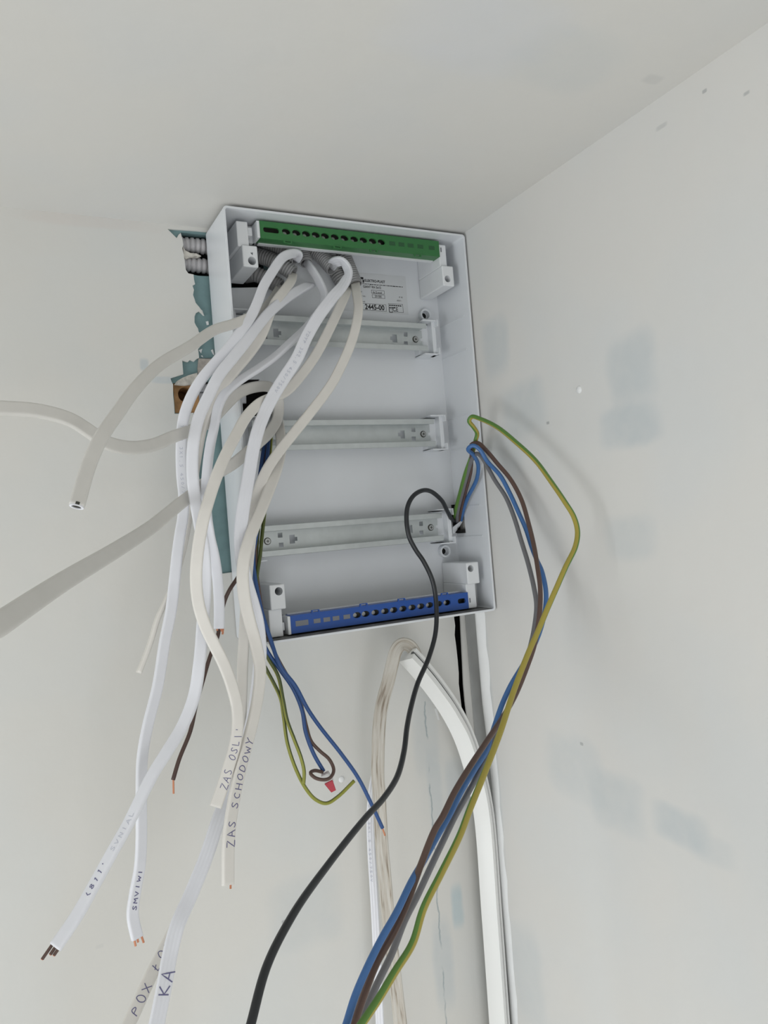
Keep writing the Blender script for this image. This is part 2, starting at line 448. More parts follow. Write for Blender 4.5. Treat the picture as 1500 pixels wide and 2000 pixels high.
wall_back = tag(obj('wall_back', bm, WALLM), 'off-white plastered wall carrying the open distribution box', kind='structure')
# plasterboard behind, with the two openings broken through it
op1 = [pxz(*p) for p in ((354, 452), (357, 478), (355, 485), (360, 511), (362, 527), (368, 533), (388, 537))]
op1 = [(x, min(z, -.004)) for x, z in op1] + [(-.325, -.0565), (-.300, -.0565), (-.300, -.068), (-.256, -.068), (-.256, -.004)]
op2 = [pxz(*p) for p in ((338, 748), (341, 780), (343, 806))] + [(-.345, -.2285), (-.256, -.2370), (-.256, -.178), (-.318, -.178), (-.330, -.188), (-.352, -.186)]
op3 = [(-.012, -.45), (-.001, -.45), (-.001, -.70), (-.012, -.70)]
bm = bmesh.new()
plate(bm, [(-.46, -.60), (-.20, -.60), (-.20, CZ), (-.46, CZ)], [op1, op2], 0.003, 0.0155)
obj('plasterboard', bm, TEAL, wall_back)
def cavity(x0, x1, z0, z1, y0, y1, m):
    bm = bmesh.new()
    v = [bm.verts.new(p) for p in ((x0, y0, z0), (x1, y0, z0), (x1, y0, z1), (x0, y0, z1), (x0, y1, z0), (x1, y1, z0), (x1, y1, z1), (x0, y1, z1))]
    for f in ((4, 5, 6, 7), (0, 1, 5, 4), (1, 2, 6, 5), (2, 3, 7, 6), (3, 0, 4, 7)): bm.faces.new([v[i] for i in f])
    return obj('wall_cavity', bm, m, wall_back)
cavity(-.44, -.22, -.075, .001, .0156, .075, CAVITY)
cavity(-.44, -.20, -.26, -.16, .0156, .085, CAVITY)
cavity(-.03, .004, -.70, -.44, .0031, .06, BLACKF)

bm = bmesh.new(); box(bm, RX, RX + .1, RY, .1, FZ, CZ)
wall_right = tag(obj('wall_right', bm, RIGHTM), 'off-white right wall with bluish sanded filler patches', kind='structure')
bm = bmesh.new(); box(bm, LX - .1, RX + .1, RY - .1, .1, CZ, CZ + .1)
ceiling = tag(obj('ceiling', bm, CEILM), 'plain off-white ceiling above the box', kind='structure')
bm = bmesh.new(); box(bm, LX - .1, RX + .1, RY - .1, .1, FZ - .1, FZ)
tag(obj('floor', bm, FLOORM), 'bare grey floor below', kind='structure')
def wall_with_window(name, axis, c0, c1, o0, o1, z0, z1, label):
    bm = bmesh.new()
    outer = [(c0, FZ), (c1, FZ), (c1, CZ), (c0, CZ)]; hl = [(o0, z0), (o1, z0), (o1, z1), (o0, z1)]
    if axis == 'y':
        plate(bm, outer, [hl], RY, RY - .12)
    else:
        plate(bm, outer, [hl], 0, .12)
        for v in bm.verts: v.co = Vector((LX - v.co.y, v.co.x, v.co.z))
    tag(obj(name, bm, PLAIN), label, kind='structure')
    fb = bmesh.new()
    for a, b, c, d in ((o0, o1, z0, z0 + .06), (o0, o1, z1 - .06, z1), (o0, o0 + .06, z0 + .06, z1 - .06), (o1 - .06, o1, z0 + .06, z1 - .06), ((o0 + o1) / 2 - .04, (o0 + o1) / 2 + .04, z0 + .06, z1 - .06)):
        if axis == 'y': box(fb, a, b, RY - .09, RY - .04, c, d)
        else: box(fb, LX - .09, LX - .04, a, b, c, d)
    return fb
fb = wall_with_window('wall_left', 'x', RY, 0.0, -1.85, -.35, -2.25, -.75, 'left wall with a window')
tag(obj('window_1', fb, GLASS_FRAME), 'white window frame in the left wall', kind='structure')
fb = wall_with_window('wall_rear', 'y', LX, RX, -1.36, -.08, -2.15, -.75, 'wall behind the camera with an added window')  # opening added so the frontal fill can reach the corner
tag(obj('added_window', fb, GLASS_FRAME), 'added white window frame in the rear wall', kind='structure')

# torn paint and board pieces around the openings
def shard(name, pts, d, th, m, parent=wall_back, tilt=0.0):
    q = [at(x, y, d + tilt * k / max(1, len(pts) - 1)) for k, (x, y) in enumerate(pts)]
    bm = bmesh.new(); a = [bm.verts.new(p) for p in q]; b = [bm.verts.new(p + Vector((0, th, 0))) for p in q]
    bm.faces.new(a); bm.faces.new(b[::-1])
    for i in range(len(q)): bm.faces.new((a[i], a[(i + 1) % len(q)], b[(i + 1) % len(q)], b[i]))
    bmesh.ops.triangulate(bm, faces=[f for f in bm.faces if len(f.verts) > 4])
    return obj(name, bm, m, parent)
shard('torn_paper', ((388, 700), (405, 701), (421, 700), (422, 706), (410, 724), (396, 740), (388, 746), (386, 720)), -.001, .0019, PAPER)
shard('plaster_curl', ((346, 744), (356, 738), (368, 733), (385, 728), (387, 742), (378, 750), (362, 752), (349, 751), (342, 750)), .004, .006, GYPSUM, tilt=.002)
shard('plaster_curl', ((357, 480), (362, 489), (372, 494), (384, 495), (393, 500), (386, 503), (372, 502), (362, 506), (359, 500)), -.002, .004, GYPSUM)
for pts in (((390, 603), (395, 606), (399, 617), (396, 616)), ((402, 628), (407, 627), (408, 634), (404, 635)), ((412, 684), (416, 682), (419, 694), (416, 692)), ((392, 695), (395, 694), (397, 698)), ((388, 684), (395, 681), (393, 690))):
    shard('paint_flake', pts, -.0022, .0006, CAULK)
# wooden stud with a drilled hole seen in the lower opening
st = obj('wooden_stud', bbox(-.3838, -.352, .0045, .05, -.2283, -.1865, bev=.0008), WOOD)
hc = at(363, 771, -.0045)
cb_ = bmesh.new(); cyl(cb_, (hc.x, .0, hc.z), (hc.x, .040, hc.z), .0095, 24)
boolean(st, [cutter(cb_)])
tag(st, 'brown wooden stud with a drilled round hole inside the lower wall opening', 'wood stud')

# bare strip and filler ridge where the cable duct was pulled off the right wall
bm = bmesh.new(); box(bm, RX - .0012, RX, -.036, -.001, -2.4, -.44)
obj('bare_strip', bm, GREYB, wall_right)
def ridge():
    bm = bmesh.new(); rows = []
    for i in range(90):
        z = -.46 - i * .02
        k = 1 - .65 * min(max((-.64 - z) / .10, 0), 1)
        w = .0015 * math.sin(i * 1.7) + .001 * math.sin(i * 4.1)
        prof = [(RX, -.0335 + .2 * w), (RX - .006 * k, -.035 + .2 * w), (RX - .008 * k, -.0375), (RX - .0074 * k, -.0415 + .3 * w), (RX - .003 * k, -.0465 + .5 * w), (RX, -.0490 + .8 * w)]
        rows.append([bm.verts.new((x, y, z)) for x, y in prof])
    for a, b in zip(rows, rows[1:]):
        for k in range(5): f = bm.faces.new((a[k], a[k + 1], b[k + 1], b[k])); f.smooth = k > 0
    for r in (rows[0], rows[-1]): bm.faces.new(r)
    return bm
tag(obj('trim_1', ridge(), CAULK), 'white filler ridge running down the corner beside the bare grey strip', kind='structure')
def blob(p, n, r):
    bm = bmesh.new(); bmesh.ops.create_icosphere(bm, subdivisions=2, radius=r)
    for v in bm.verts: v.co *= (.45 if False else 1)
    for v in bm.verts:
        v.co -= Vector(n) * (v.co.dot(Vector(n)) * .6); v.co += p
    return bm
obj('paint_blob', blob(at(667, 1522, 0), (0, 1, 0), .0042), CAULK, wall_back, True)
obj('paint_blob', blob(atx(1131, 761), (1, 0, 0), .0045), CAULK, wall_right, True)
shard('paint_flake', ((849, 1384), (853, 1383), (859, 1406), (856, 1407)), .0006, .0006, CAULK)

# ------------------------------------------------------------------ distribution box
BX0, BX1, BD, BZ0, BZ1 = -.3295, .0015, .0815, -.5085, -.002
BASE = empty('distribution_box', (-.165, 0, BZ0))
tag(BASE, 'open white plastic distribution box without its cover, fixed in the corner under the ceiling', 'distribution box')
def part(name, bm, m, par=BASE, smooth=False):
    o = obj(name, bm, m, None, smooth); 
    if par is BASE: reparent(o, BASE)
    else:
        o.parent = par
        o.matrix_parent_inverse = Matrix.Translation(BASE.location).inverted() @ Matrix.Identity(4) if False else Matrix.Identity(4)
    return o
bm = bmesh.new()
outer = rrect(BX0, BX1, BZ0, BZ1, .0045); inner = rrect(BX0 + .0026, BX1 - .0026, BZ0 + .0026, BZ1 - .0026, .003)
plate(bm, outer, [inner], -BD, -.0045)
plate(bm, outer, [], -.0045, -.0008)
bmesh.ops.remove_doubles(bm, verts=bm.verts[:], dist=1e-6)
body = obj('body', bm, BOXM)
bm = bmesh.new(); plate(bm, outer, [], -.0046, -.0008); 
me_b = None
bm2 = bmesh.new()
plate(bm2, outer, [inner], -BD, -.0046)
bm.free()
# ring and back built separately, then cut
old = body.data
body.data = bpy.data.meshes.new('body'); bmesh.ops.recalc_face_normals(bm2, faces=bm2.faces[:]); bm2.to_mesh(body.data); bm2.free(); body.data.materials.append(BOXM)
bpy.data.meshes.remove(old)
boolean(body, [cutter(bbox(-.01, .02, -.0275, -.003, -.4030, -.3640))])
body.modifiers.new('bevel', 'BEVEL').width = .0006
reparent(body, BASE)
bm = bmesh.new()
h1 = [(-.3005, -.187), (-.276, -.1865), (-.276, -.1885), (-.262, -.190), (-.262, -.232), (-.3005, -.236)]
h2 = [(-.305, -.014), (-.245, -.014), (-.245, -.040), (-.262, -.068), (-.305, -.072)]
plate(bm, outer, [h1, h2], -.0046, -.0010)
part('back_panel', bm, BOXM)
for z in (-.1085, -.1545, -.2405, -.2855, -.3665, -.4085):     # moulded ribs on the inside of the right wall
    part('wall_rib', bbox(BX1 - .0034, BX1 - .0025, -.068, -.006, z - .0008, z + .0008), BOXM)

def boss_block(xa, xb, za, zb, yf, hx, hz, hr, m=POSTM, extra=None):
    o = obj('corner_post', bbox(xa, xb, -yf, -.005, za, zb, bev=.0016, seg=3), m)
    c = bmesh.new(); cyl(c, (hx, -yf - .01, hz), (hx, -yf + .045, hz), hr, 24)
    cs = [cutter(c)]
    if extra:
        c = bmesh.new(); cyl(c, (extra[0], -yf - .01, extra[1]), (extra[0], -yf + .03, extra[1]), .0022, 3); cs.append(cutter(c))
    boolean(o, cs)
    for p in o.data.polygons: p.use_smooth = False
    reparent(o, BASE); return o
YF = .066
boss_block(-.3060, -.2872, -.0665, -.0405, .068, -.2950, -.0590, .0050, extra=(-.2945, -.0500))
boss_block(-.0300, -.0120, -.0690, -.0415, .068, -.0225, -.0595, .0046)
boss_block(-.3050, -.2862, -.4720, -.4425, .068, -.2940, -.4508, .0049)
boss_block(-.0305, -.0110, -.4710, -.4420, .068, -.0240, -.4502, .0046)
# bar holders: arm, side plate and latch
for (xa, xb, za, zb, px0, px1, lx) in ((-.3095, -.2955, -.0410, -.0105, -.2850, -.2815, -.2910), (-.0300, -.0185, -.0420, -.0115, -.0300, -.0290, None),
                                       (-.3070, -.2905, -.5045, -.4715, -.2850, -.2815, -.2890), (-.0310, -.0160, -.5035, -.4705, -.0300, -.0290, None)):
    bm = bmesh.new(); box(bm, xa, xb, -.0635, -.005, za, zb, bev=.0012)
    h = part('bar_holder', bm, POSTM)
    top = za > -.2
    zz0, zz1 = (-.0290, -.0085) if top else (-.5035, -.4820)
    if lx is not None:
        b2 = bmesh.new(); box(b2, px0, px1, -.0655, -.040, zz0, zz1, bev=.0004)
        box(b2, xb - .001, px1, -.046, -.040, zz0, zz1)
        part('holder_plate', b2, POSTM)
        b3 = bmesh.new(); box(b3, lx - .0035, lx + .0025, -.058, -.048, (zz0 + zz1) / 2 - .006, (zz0 + zz1) / 2 + .004, bev=.001)
        part('latch', b3, POSTM)
    else:
        part('holder_slot', bbox(px1 + .0015, px1 + .0035, -.0637, -.0630, (zz0 + zz1) / 2 - .003, (zz0 + zz1) / 2 + .003), GREYW)

def terminal_bar(name, m, knock, z0, z1, screws, blanks, slots, clips, clip_up, ypix):
    zc = (z0 + z1) / 2
    def X(p): return at(p, ypix(p), .0645).x
    x0, x1 = -.2812, -.0300
    holes = [oval(X(s), zc + .0008, .0056, .0037) for s in screws]
    holes += [rrect(X(a), X(b), zc - .0028, zc + .0036, .0028, 4) for a, b in slots]
    bm = bmesh.new(); plate(bm, [(x0, z0), (x1, z0), (x1, z1), (x0, z1)], holes, -.0650, -.0625)
    box(bm, x0, x1, -.0625, -.048, z1 - .0015, z1); box(bm, x0, x1, -.0625, -.048, z0, z0 + .0015)
    o = part(name, bm, m)
    part_('bus_rail', bbox(x0 + .001, x1 - .001, -.0560, -.049, z0 + .002, z1 - .002), DARKM, o)
    part_('carrier', bbox(x0 + .002, x1 - .002, -.0500, -.044, z0 - .0012, z1 + .0012), POSTM, o)
    me = None
    for s in screws:
        bm = bmesh.new(); cyl(bm, (0, -.0585, 0), (0, -.0558, 0), .0026, 14)
        box(bm, -.0022, .0022, -.0588, -.0584, -.0005, .0005)
        p = part_('screw', bm, SCREWM, o); p.location = (X(s), 0, zc + .0004)
    for s in blanks:
        part_('knockout', bbox(X(s) - .0045, X(s) + .0045, -.06525, -.0640, zc - .0022, zc + .0032, bev=.0003), knock, o)
    for c in clips:
        bm = bmesh.new(); zz = z1 if clip_up else z0; sg = 1 if clip_up else -1
        xc = X(c)
        a, b = sorted((zz, zz + sg * .0034))
        plate(bm, [(xc - .0058, a), (xc + .0058, a), (xc + .0050, b), (xc - .0050, b)] if clip_up else [(xc - .0050, a), (xc + .0050, a), (xc + .0058, b), (xc - .0058, b)],
              [[(xc - .0036, a + .0008), (xc + .0036, a + .0008), (xc + .0036, b - .0008), (xc - .0036, b - .0008)]], -.0662, -.0640)
        part_('clip', bm, m, o)
    return o
def part_(name, bm, m, par):
    return obj(name, bm, m, par)
g = terminal_bar('green_terminal_bar', GREENP, GREEND, -.0292, -.0080, [559, 579, 598, 617, 635, 654, 673, 692, 710, 728, 745], [766, 784, 802, 821, 843], [(514, 545)], [560, 657, 728, 814], False, lambda p: 449 + (p - 514) * .118)
b_ = terminal_bar('blue_terminal_bar', BLUEP, GREYW, -.5030, -.4815, [697, 714, 733, 752, 769, 787, 805, 822, 839, 857, 873], [619, 638, 656, 677], [(894, 909)], [617, 711, 785, 869], True, lambda p: 1218 - (p - 577) * .135)
part_('knockout', bbox(at(577, 1218, .0645).x, at(602, 1214, .0645).x, -.06525, -.0640, -.4950, -.4885, bev=.0003), GREYW, b_)
g['label'] = 'green plastic earth bar with a row of oval screw holes'; b_['label'] = 'blue plastic neutral bar with a row of screw terminals'

part('dust_layer', bbox(-.3255, -.0020, -.0790, -.0060, -.5058, -.5054), mat('grey_dust', (.22, .22, .215), .9, var=.5, vscale=70))
# DIN rails
def rail(zc, name='din_rail'):
    xl, xr = -.2995, -.0400
    yw, yf, t = -.0180, -.0310, .0010
    def sq(cx, cz, s): return [(cx - s, cz - s), (cx + s, cz - s), (cx + s, cz + s), (cx - s, cz + s)]
    def tee(cx, sgn):
        q = [(-.0035, -.0055), (.0035, -.0055), (.0035, -.0025), (.0070, -.0025), (.0070, .0025), (.0035, .0025), (.0035, .0055), (-.0035, .0055)]
        return [(cx + sgn * x, zc + z) for x, z in q]
    hw, hh = .0125, .0190
    holes = [sq(-.0660, zc + .0062, .0030), sq(-.0665, zc - .0062, .0030), tee(-.0835, -1), sq(-.2695, zc + .0062, .0030), sq(-.2690, zc - .0062, .0030), tee(-.2540, 1)]
    bm = bmesh.new()
    def nt_(x, sg): return [(x, zc + .002), (x + sg * .0022, zc + .002), (x + sg * .0022, zc - .002), (x, zc - .002)]
    outer_ = [(xl, zc + hw), (xl, zc + .0022), (xl + .003, zc + .0022), (xl + .003, zc - .0022), (xl, zc - .0022), (xl, zc - hw), (xr, zc - hw), (xr, zc - .0022), (xr - .003, zc - .0022), (xr - .003, zc + .0022), (xr, zc + .0022), (xr, zc + hw)]
    plate(bm, outer_, holes, yw, yw + t)
    for s in (1, -1):
        a, b = sorted((zc + s * hw, zc + s * (hw + t)))
        box(bm, xl + .004, xr - .004, yf, yw + t, a, b)
        a, b = sorted((zc + s * (hw - .0008), zc + s * hh))
        box(bm, xl, xr, yf - t, yf, a, b, bev=.0004, seg=1)
    o = part(name, bm, GALV)
    for x in (-.0510, -.2865):
        obj('screw_seat', (lambda q: (cyl(q, (x, yw - .0004, zc), (x, yw, zc), .0046, 20), q)[1])(bmesh.new()), DARKM, o)
        bm = bmesh.new(); cyl(bm, (x, yw - .0016, zc), (x, yw, zc), .0036, 18); 
        b2 = obj('rail_screw', bm, SCREWM, o)
        bm = bmesh.new(); box(bm, x - .0018, x + .0018, yw - .0018, yw - .0015, zc - .0004, zc + .0004); box(bm, x - .0004, x + .0004, yw - .0018, yw - .0015, zc - .0018, zc + .0018)
        obj('screw_slot', bm, DARKM, o)
    for x0, x1, sg in ((-.046, -.0235, 1), (-.3135, -.2935, -1)):
        bm = bmesh.new()
        box(bm, x0, x1, -.0168, -.0045, zc - .021, zc + .021)
        xa, xb = (x1 - .006, x1) if sg > 0 else (x0, x0 + .006)
        box(bm, xa, xb, -.0285, -.0168, zc - .024, zc + .024, bev=.0004, seg=1)
        for s in (1, -1):
            a, b = sorted((zc + s * .0225, zc + s * .0240))
            box(bm, x0, x1, -.0330, -.0045, a, b)
        xa, xb = (x1 - .0014, x1) if sg > 0 else (x0, x0 + .0014)
        for s in (1, -1):
            a, b = sorted((zc + s * .0150, zc + s * .0240)); box(bm, xa, xb, -.036, -.0285, a, b)
        part('rail_bracket', bm, BOXM)
    return o
for zc in (-.1300, -.2620, -.3915): rail(zc)

for x, z in ((-.0270, -.0925), (-.0265, -.4265)):            # fixing-hole bosses in the back panel
    bm = bmesh.new(); ring(bm, (x, -.012, z), (x, -.0046, z), .0085, .0060)
    o = part('mounting_boss', bm, BOXM)
    bm = bmesh.new(); cyl(bm, (x, -.0054, z), (x, -.0047, z), .0040, 18)
    obj('fixing_hole', bm, BLACKF, o)

# sticker with print
stick = part('type_sticker', bbox(-.150, -.0512, -.0050, -.0047, -.0915, -.0380), STICK)
stick['label'] = 'white paper type sticker with black print'
def text_part(body, size, x, z, par, m=PRINT, y=-.00515, bold=0.0, sx=1.0):
    cu = bpy.data.curves.new('printed_text', 'FONT'); cu.body = body; cu.size = size; cu.offset = bold; cu.resolution_u = 3
    t = bpy.data.objects.new('t', cu); COL.objects.link(t)
    dg = bpy.context.evaluated_depsgraph_get(); dg.update()
    me = bpy.data.meshes.new_from_object(t.evaluated_get(dg))
    bpy.data.objects.remove(t); bpy.data.curves.remove(cu)
    for v in me.vertices: v.co = Vector((x + v.co.x * sx, y, z + v.co.y))
    o = link('printed_text', me, None, par); me.materials.clear(); me.materials.append(m); return o
def frame_part(x0, x1, z0, z1, par, w=.0004):
    bm = bmesh.new(); plate(bm, [(x0, z0), (x1, z0), (x1, z1), (x0, z1)], [[(x0 + w, z0 + w), (x1 - w, z0 + w), (x1 - w, z1 - w), (x0 + w, z1 - w)]], -.00515, -.0050)
    return obj('printed_frame', bm, PRINT, par)
def sx(px, py): p = at(px, py, .005); return p.x, p.z
def txt(body, size, px, py, bold=0, s=1.0): x, z = sx(px, py); return text_part(body, size, x, z, stick, bold=bold, sx=s)
txt('ELEKTRO-PLAST', .0050, 712, 550, .00012, .88)
txt('GIANT RN 3x12', .0045, 709, 561.5, .00010, .88)
txt('3x12-mod', .0040, 728, 572.5, .00006, .85)
txt('201081', .0040, 732, 580.5, .00006, .95)
txt('Typ:', .0030, 701, 570)
txt('Nr kat.:', .0030, 703, 579)
txt('Kod:', .0030, 706, 590)
txt('2445-00', .0098, 713, 603.5, .00028, .92)
txt('CE', .0080, 767, 607.5, .00012, .9)
txt('IP 40', .0030, 779, 582)
txt('400V~', .0030, 775, 588.5)
for (xa, ya, xb, yb) in ((725, 566, 751, 575), (726.5, 575, 752, 583.5), (700, 591.5, 755, 608.5), (758.5, 592.5, 788, 611)):
    x0, z1 = sx(xa, ya); x1, z0 = sx(xb, yb); frame_part(x0, x1, z0, z1, stick)
bm = bmesh.new()                                              # printed emblem, small-print line, protection-class square
x, z = sx(704, 541); box(bm, x, x + .0042, -.00515, -.005, z - .0030, z); box(bm, x + .0027, x + .0050, -.00515, -.005, z - .0075, z - .0035)
obj('printed_emblem', bm, PRINT, stick)
bm = bmesh.new(); x, z = sx(708, 553.5); xe, ze = sx(787, 561)
k = x
while k < xe - .001:
    w = random.uniform(.0012, .0052); hh = random.uniform(.0007, .0013); f_ = (k - x) / (xe - x)
    zz = z + (ze - z) * f_ * .08
    box(bm, k, min(k + w, xe), -.00515, -.005, zz - hh, zz); k += w + random.uniform(.0005, .0009)
for (pxa, pya, n) in ((760, 595, 6), (760, 599.5, 3)):
    x, z = sx(pxa, pya)
    for j in range(n):
        box(bm, x + j * .0033, x + j * .0033 + .0026, -.00515, -.005, z - .0016, z)
x, z = sx(760, 602.5)
box(bm, x, x + .0050, -.00515, -.005, z - .0005, z); box(bm, x, x + .0005, -.00515, -.005, z - .0055, z); box(bm, x + .0045, x + .0050, -.00515, -.005, z - .0055, z); box(bm, x, x + .0050, -.00515, -.005, z - .0058, z - .0052)
obj('small_print', bm, PRINT, stick)['kind'] = 'stuff'
for o in list(BASE.children):
    pass

# black sleeve stuffed in the cut-out of the right side
bm = bmesh.new()
p = at(893, 1020, .02)
box(bm, -.0065, .0040, -.0070, -.0035, -.402, -.362)
box(bm, -.004, .0035, -.0270, -.007, -.4025, -.3980)
o = part('cutout_liner', bm, BLACKF)
o['label'] = 'black edge of the cable cut-out'
shard('cutout_tab', ((884, 1030), (904, 1014), (905, 1017), (888, 1034), (888, 1042), (884, 1042)), .020, .001, BOXM, None)
t_ = bpy.data.objects['cutout_tab']; reparent(t_, BASE)

# ------------------------------------------------------------------ corrugated conduits
def conduit(pts, r, pitch, m, label, group=None, amp=.13, length_open=True):
    sm = spline([(at(*p), 0) for p in pts], pitch / 6)
    fr = frames(sm, False); n = 18
    def sec(i, s):
        ph = (s / pitch) % 1.0
        k = 1 - amp * (1 if ph > .62 else 0) - amp * .35 * (1 if ph > .55 or ph < .05 else 0)
        return [(r * k * math.cos(2 * PI * q / n), r * k * math.sin(2 * PI * q / n)) for q in range(n)]
    bm = sweep(sm, fr, sec, cap=False)
    # inner wall so that the open end shows its thickness
    ri = r * .83
    def sec2(i, s): return [(ri * math.cos(-2 * PI * q / n), ri * math.sin(-2 * PI * q / n)) for q in range(n)]
    bm.to_mesh(bpy.data.meshes.new('tmp'))
    b2 = sweep(sm[-14:], fr[-14:], sec2, cap=False)
    me = bpy.data.meshes.new('tmp'); b2.to_mesh(me); b2.free(); bm.from_mesh(me); bpy.data.meshes.remove(me)
    # end ring
    p_, _, _ = sm[-1]; T, W, N = fr[-1]
    A = [bm.verts.new(p_ + W * (r * math.cos(2 * PI * q / n)) + N * (r * math.sin(2 * PI * q / n))) for q in range(n)]
    B = [bm.verts.new(p_ + W * (ri * math.cos(2 * PI * q / n)) + N * (ri * math.sin(2 * PI * q / n))) for q in range(n)]
    for q in range(n): bm.faces.new((A[q], A[(q + 1) % n], B[(q + 1) % n], B[q]))
    me = bpy.data.meshes.new('corrugated_conduit'); bm.to_mesh(me); bm.free()
    o = link('corrugated_conduit', me, m)
    return tag(o, label, 'conduit', group)
G1 = 'grey corrugated conduits entering the top of the box'
R1 = .0098
conduit([(478, 496, -.012), (505, 500, .008), (530, 508, .020), (552, 520, .028), (573, 534, .034)], R1, .0034, CONDM, 'grey corrugated conduit whose wide open end holds a cream cable, near the upper left post', G1)
conduit([(490, 462, -.010), (515, 470, .010), (545, 482, .022), (565, 493, .030), (580, 504, .036)], R1, .0036, CONDM, 'dark grey corrugated conduit directly under the left end of the green bar', G1)
conduit([(575, 455, .004), (585, 475, .012), (592, 495, .018), (598, 514, .024)], R1 * .9, .0034, CONDM, 'grey corrugated conduit with a torn pinkish rim behind the arching white cable', G1)
conduit([(588, 455, .006), (608, 482, .014), (630, 503, .024), (650, 525, .036)], R1, .0033, CONDM, 'grey corrugated conduit ending in an open ring below the middle of the green bar', G1)
conduit([(632, 470, .004), (645, 505, .008), (660, 538, .014), (676, 562, .020)], R1, .0034, CONDM, 'grey corrugated conduit tucked behind the open ring, its end beside the sticker', G1)
conduit([(655, 455, .006), (668, 490, .012), (682, 525, .022), (694, 556, .030)], R1, .0034, CONDM, 'rightmost grey corrugated conduit overlapping the corner of the type sticker', G1)
conduit([(480, 538, -.012), (500, 536, .006), (520, 545, .012), (548, 560, .020)], R1, .0036, CONDM, 'lowest grey corrugated conduit below the upper left post', G1)
G2 = 'corrugated conduits in the wall recess'
conduit([(330, 476, -.012), (352, 478, -.012), (380, 480, -.012), (405, 483, -.012), (440, 487, -.012)], .0096, .0066, CONDD, 'upper thick grey conduit lying in the torn recess left of the box', G2, amp=.13)
conduit([(332, 514, -.012), (355, 515, -.012), (382, 518, -.012), (408, 521, -.012), (440, 525, -.012)], .0094, .0066, CONDD, 'lower thick grey conduit lying in the torn recess left of the box', G2, amp=.13)

# ------------------------------------------------------------------ handwriting
FONT = {'Z': [[(0, 1), (.9, 1), (.0, 0), (.95, .02)]], 'A': [[(0, 0), (.5, 1), (.95, -.05)], [(.2, .38), (.8, .36)]], 'S': [[(.85, .88), (.5, 1.02), (.15, .8), (.5, .5), (.85, .22), (.45, -.02), (.05, .15)]],
        'C': [[(.85, .85), (.45, 1), (.1, .5), (.4, .02), (.85, .15)]], 'H': [[(.1, 1), (.08, 0)], [(.85, 1), (.85, 0)], [(.1, .5), (.85, .5)]], 'O': [[(.5, 1), (.1, .6), (.2, .1), (.6, 0), (.92, .4), (.8, .9), (.5, 1)]],
        'D': [[(.1, 0), (.12, 1), (.7, .85), (.9, .45), (.6, .05), (.1, 0)]], 'W': [[(0, 1), (.25, 0), (.5, .7), (.75, 0), (1, 1)]], 'Y': [[(0, 1), (.45, .5), (.9, 1)], [(.45, .5), (.35, -.05)]],
        'L': [[(.15, 1), (.12, 0), (.8, .05)]], 'I': [[(.4, 1), (.4, 0)]], 'N': [[(.1, 0), (.1, 1), (.8, 0), (.85, 1)]], 'K': [[(.12, 1), (.1, 0)], [(.85, 1), (.15, .45), (.9, -.02)]], 'R': [[(.1, 0), (.1, 1), (.75, .8), (.15, .5), (.85, 0)]],
        'P': [[(.1, 0), (.1, 1), (.75, .8), (.7, .55), (.12, .5)]], '2': [[(.1, .8), (.45, 1), (.8, .75), (.05, 0), (.9, .03)]], '0': [[(.5, 1), (.12, .5), (.5, 0), (.88, .5), (.5, 1)]], '1': [[(.2, .8), (.45, 1), (.42, 0)]],
        '3': [[(.1, .9), (.6, 1), (.75, .75), (.35, .52), (.8, .3), (.5, 0), (.08, .1)]], '5': [[(.8, 1), (.2, 1), (.15, .6), (.7, .55), (.75, .15), (.1, 0)]], '7': [[(.1, 1), (.85, 1), (.4, 0)]], '4': [[(.6, 0), (.6, 1), (.05, .35), (.9, .35)]],
        'X': [[(.05, 1), (.9, 0)], [(.85, 1), (.05, 0)]], 'V': [[(0, 1), (.4, 0), (.85, 1)]], '/': [[(.7, 1), (.1, 0)]], "'": [[(.4, 1.05), (.35, .75)]], ',': [[(.4, .1), (.3, -.15)]], ' ': [], '8': [[(.5, .52), (.15, .8), (.5, 1), (.8, .78), (.5, .52), (.1, .22), (.5, 0), (.88, .25), (.5, .52)]], '(': [[(.7, 1.05), (.35, .5), (.7, -.05)]], 'M': [[(0, 0), (.1, 1), (.45, .4), (.8, 1), (.9, 0)]], 'Ł': [[(.15, 1), (.12, 0), (.8, .05)], [(-.05, .4), (.5, .65)]]}
def cable_frame(sm, fr, s):
    j = min(max(int(s / (sm[-1][2]) * (len(sm) - 1)), 0), len(sm) - 2)
    w = min(max((s - sm[j][2]) / max(sm[j + 1][2] - sm[j][2], 1e-9), 0), 1)
    p = sm[j][0].lerp(sm[j + 1][0], w)
    T, W, N = [a.lerp(b, w).normalized() for a, b in zip(fr[j], fr[j + 1])]
    return p, T, W, N
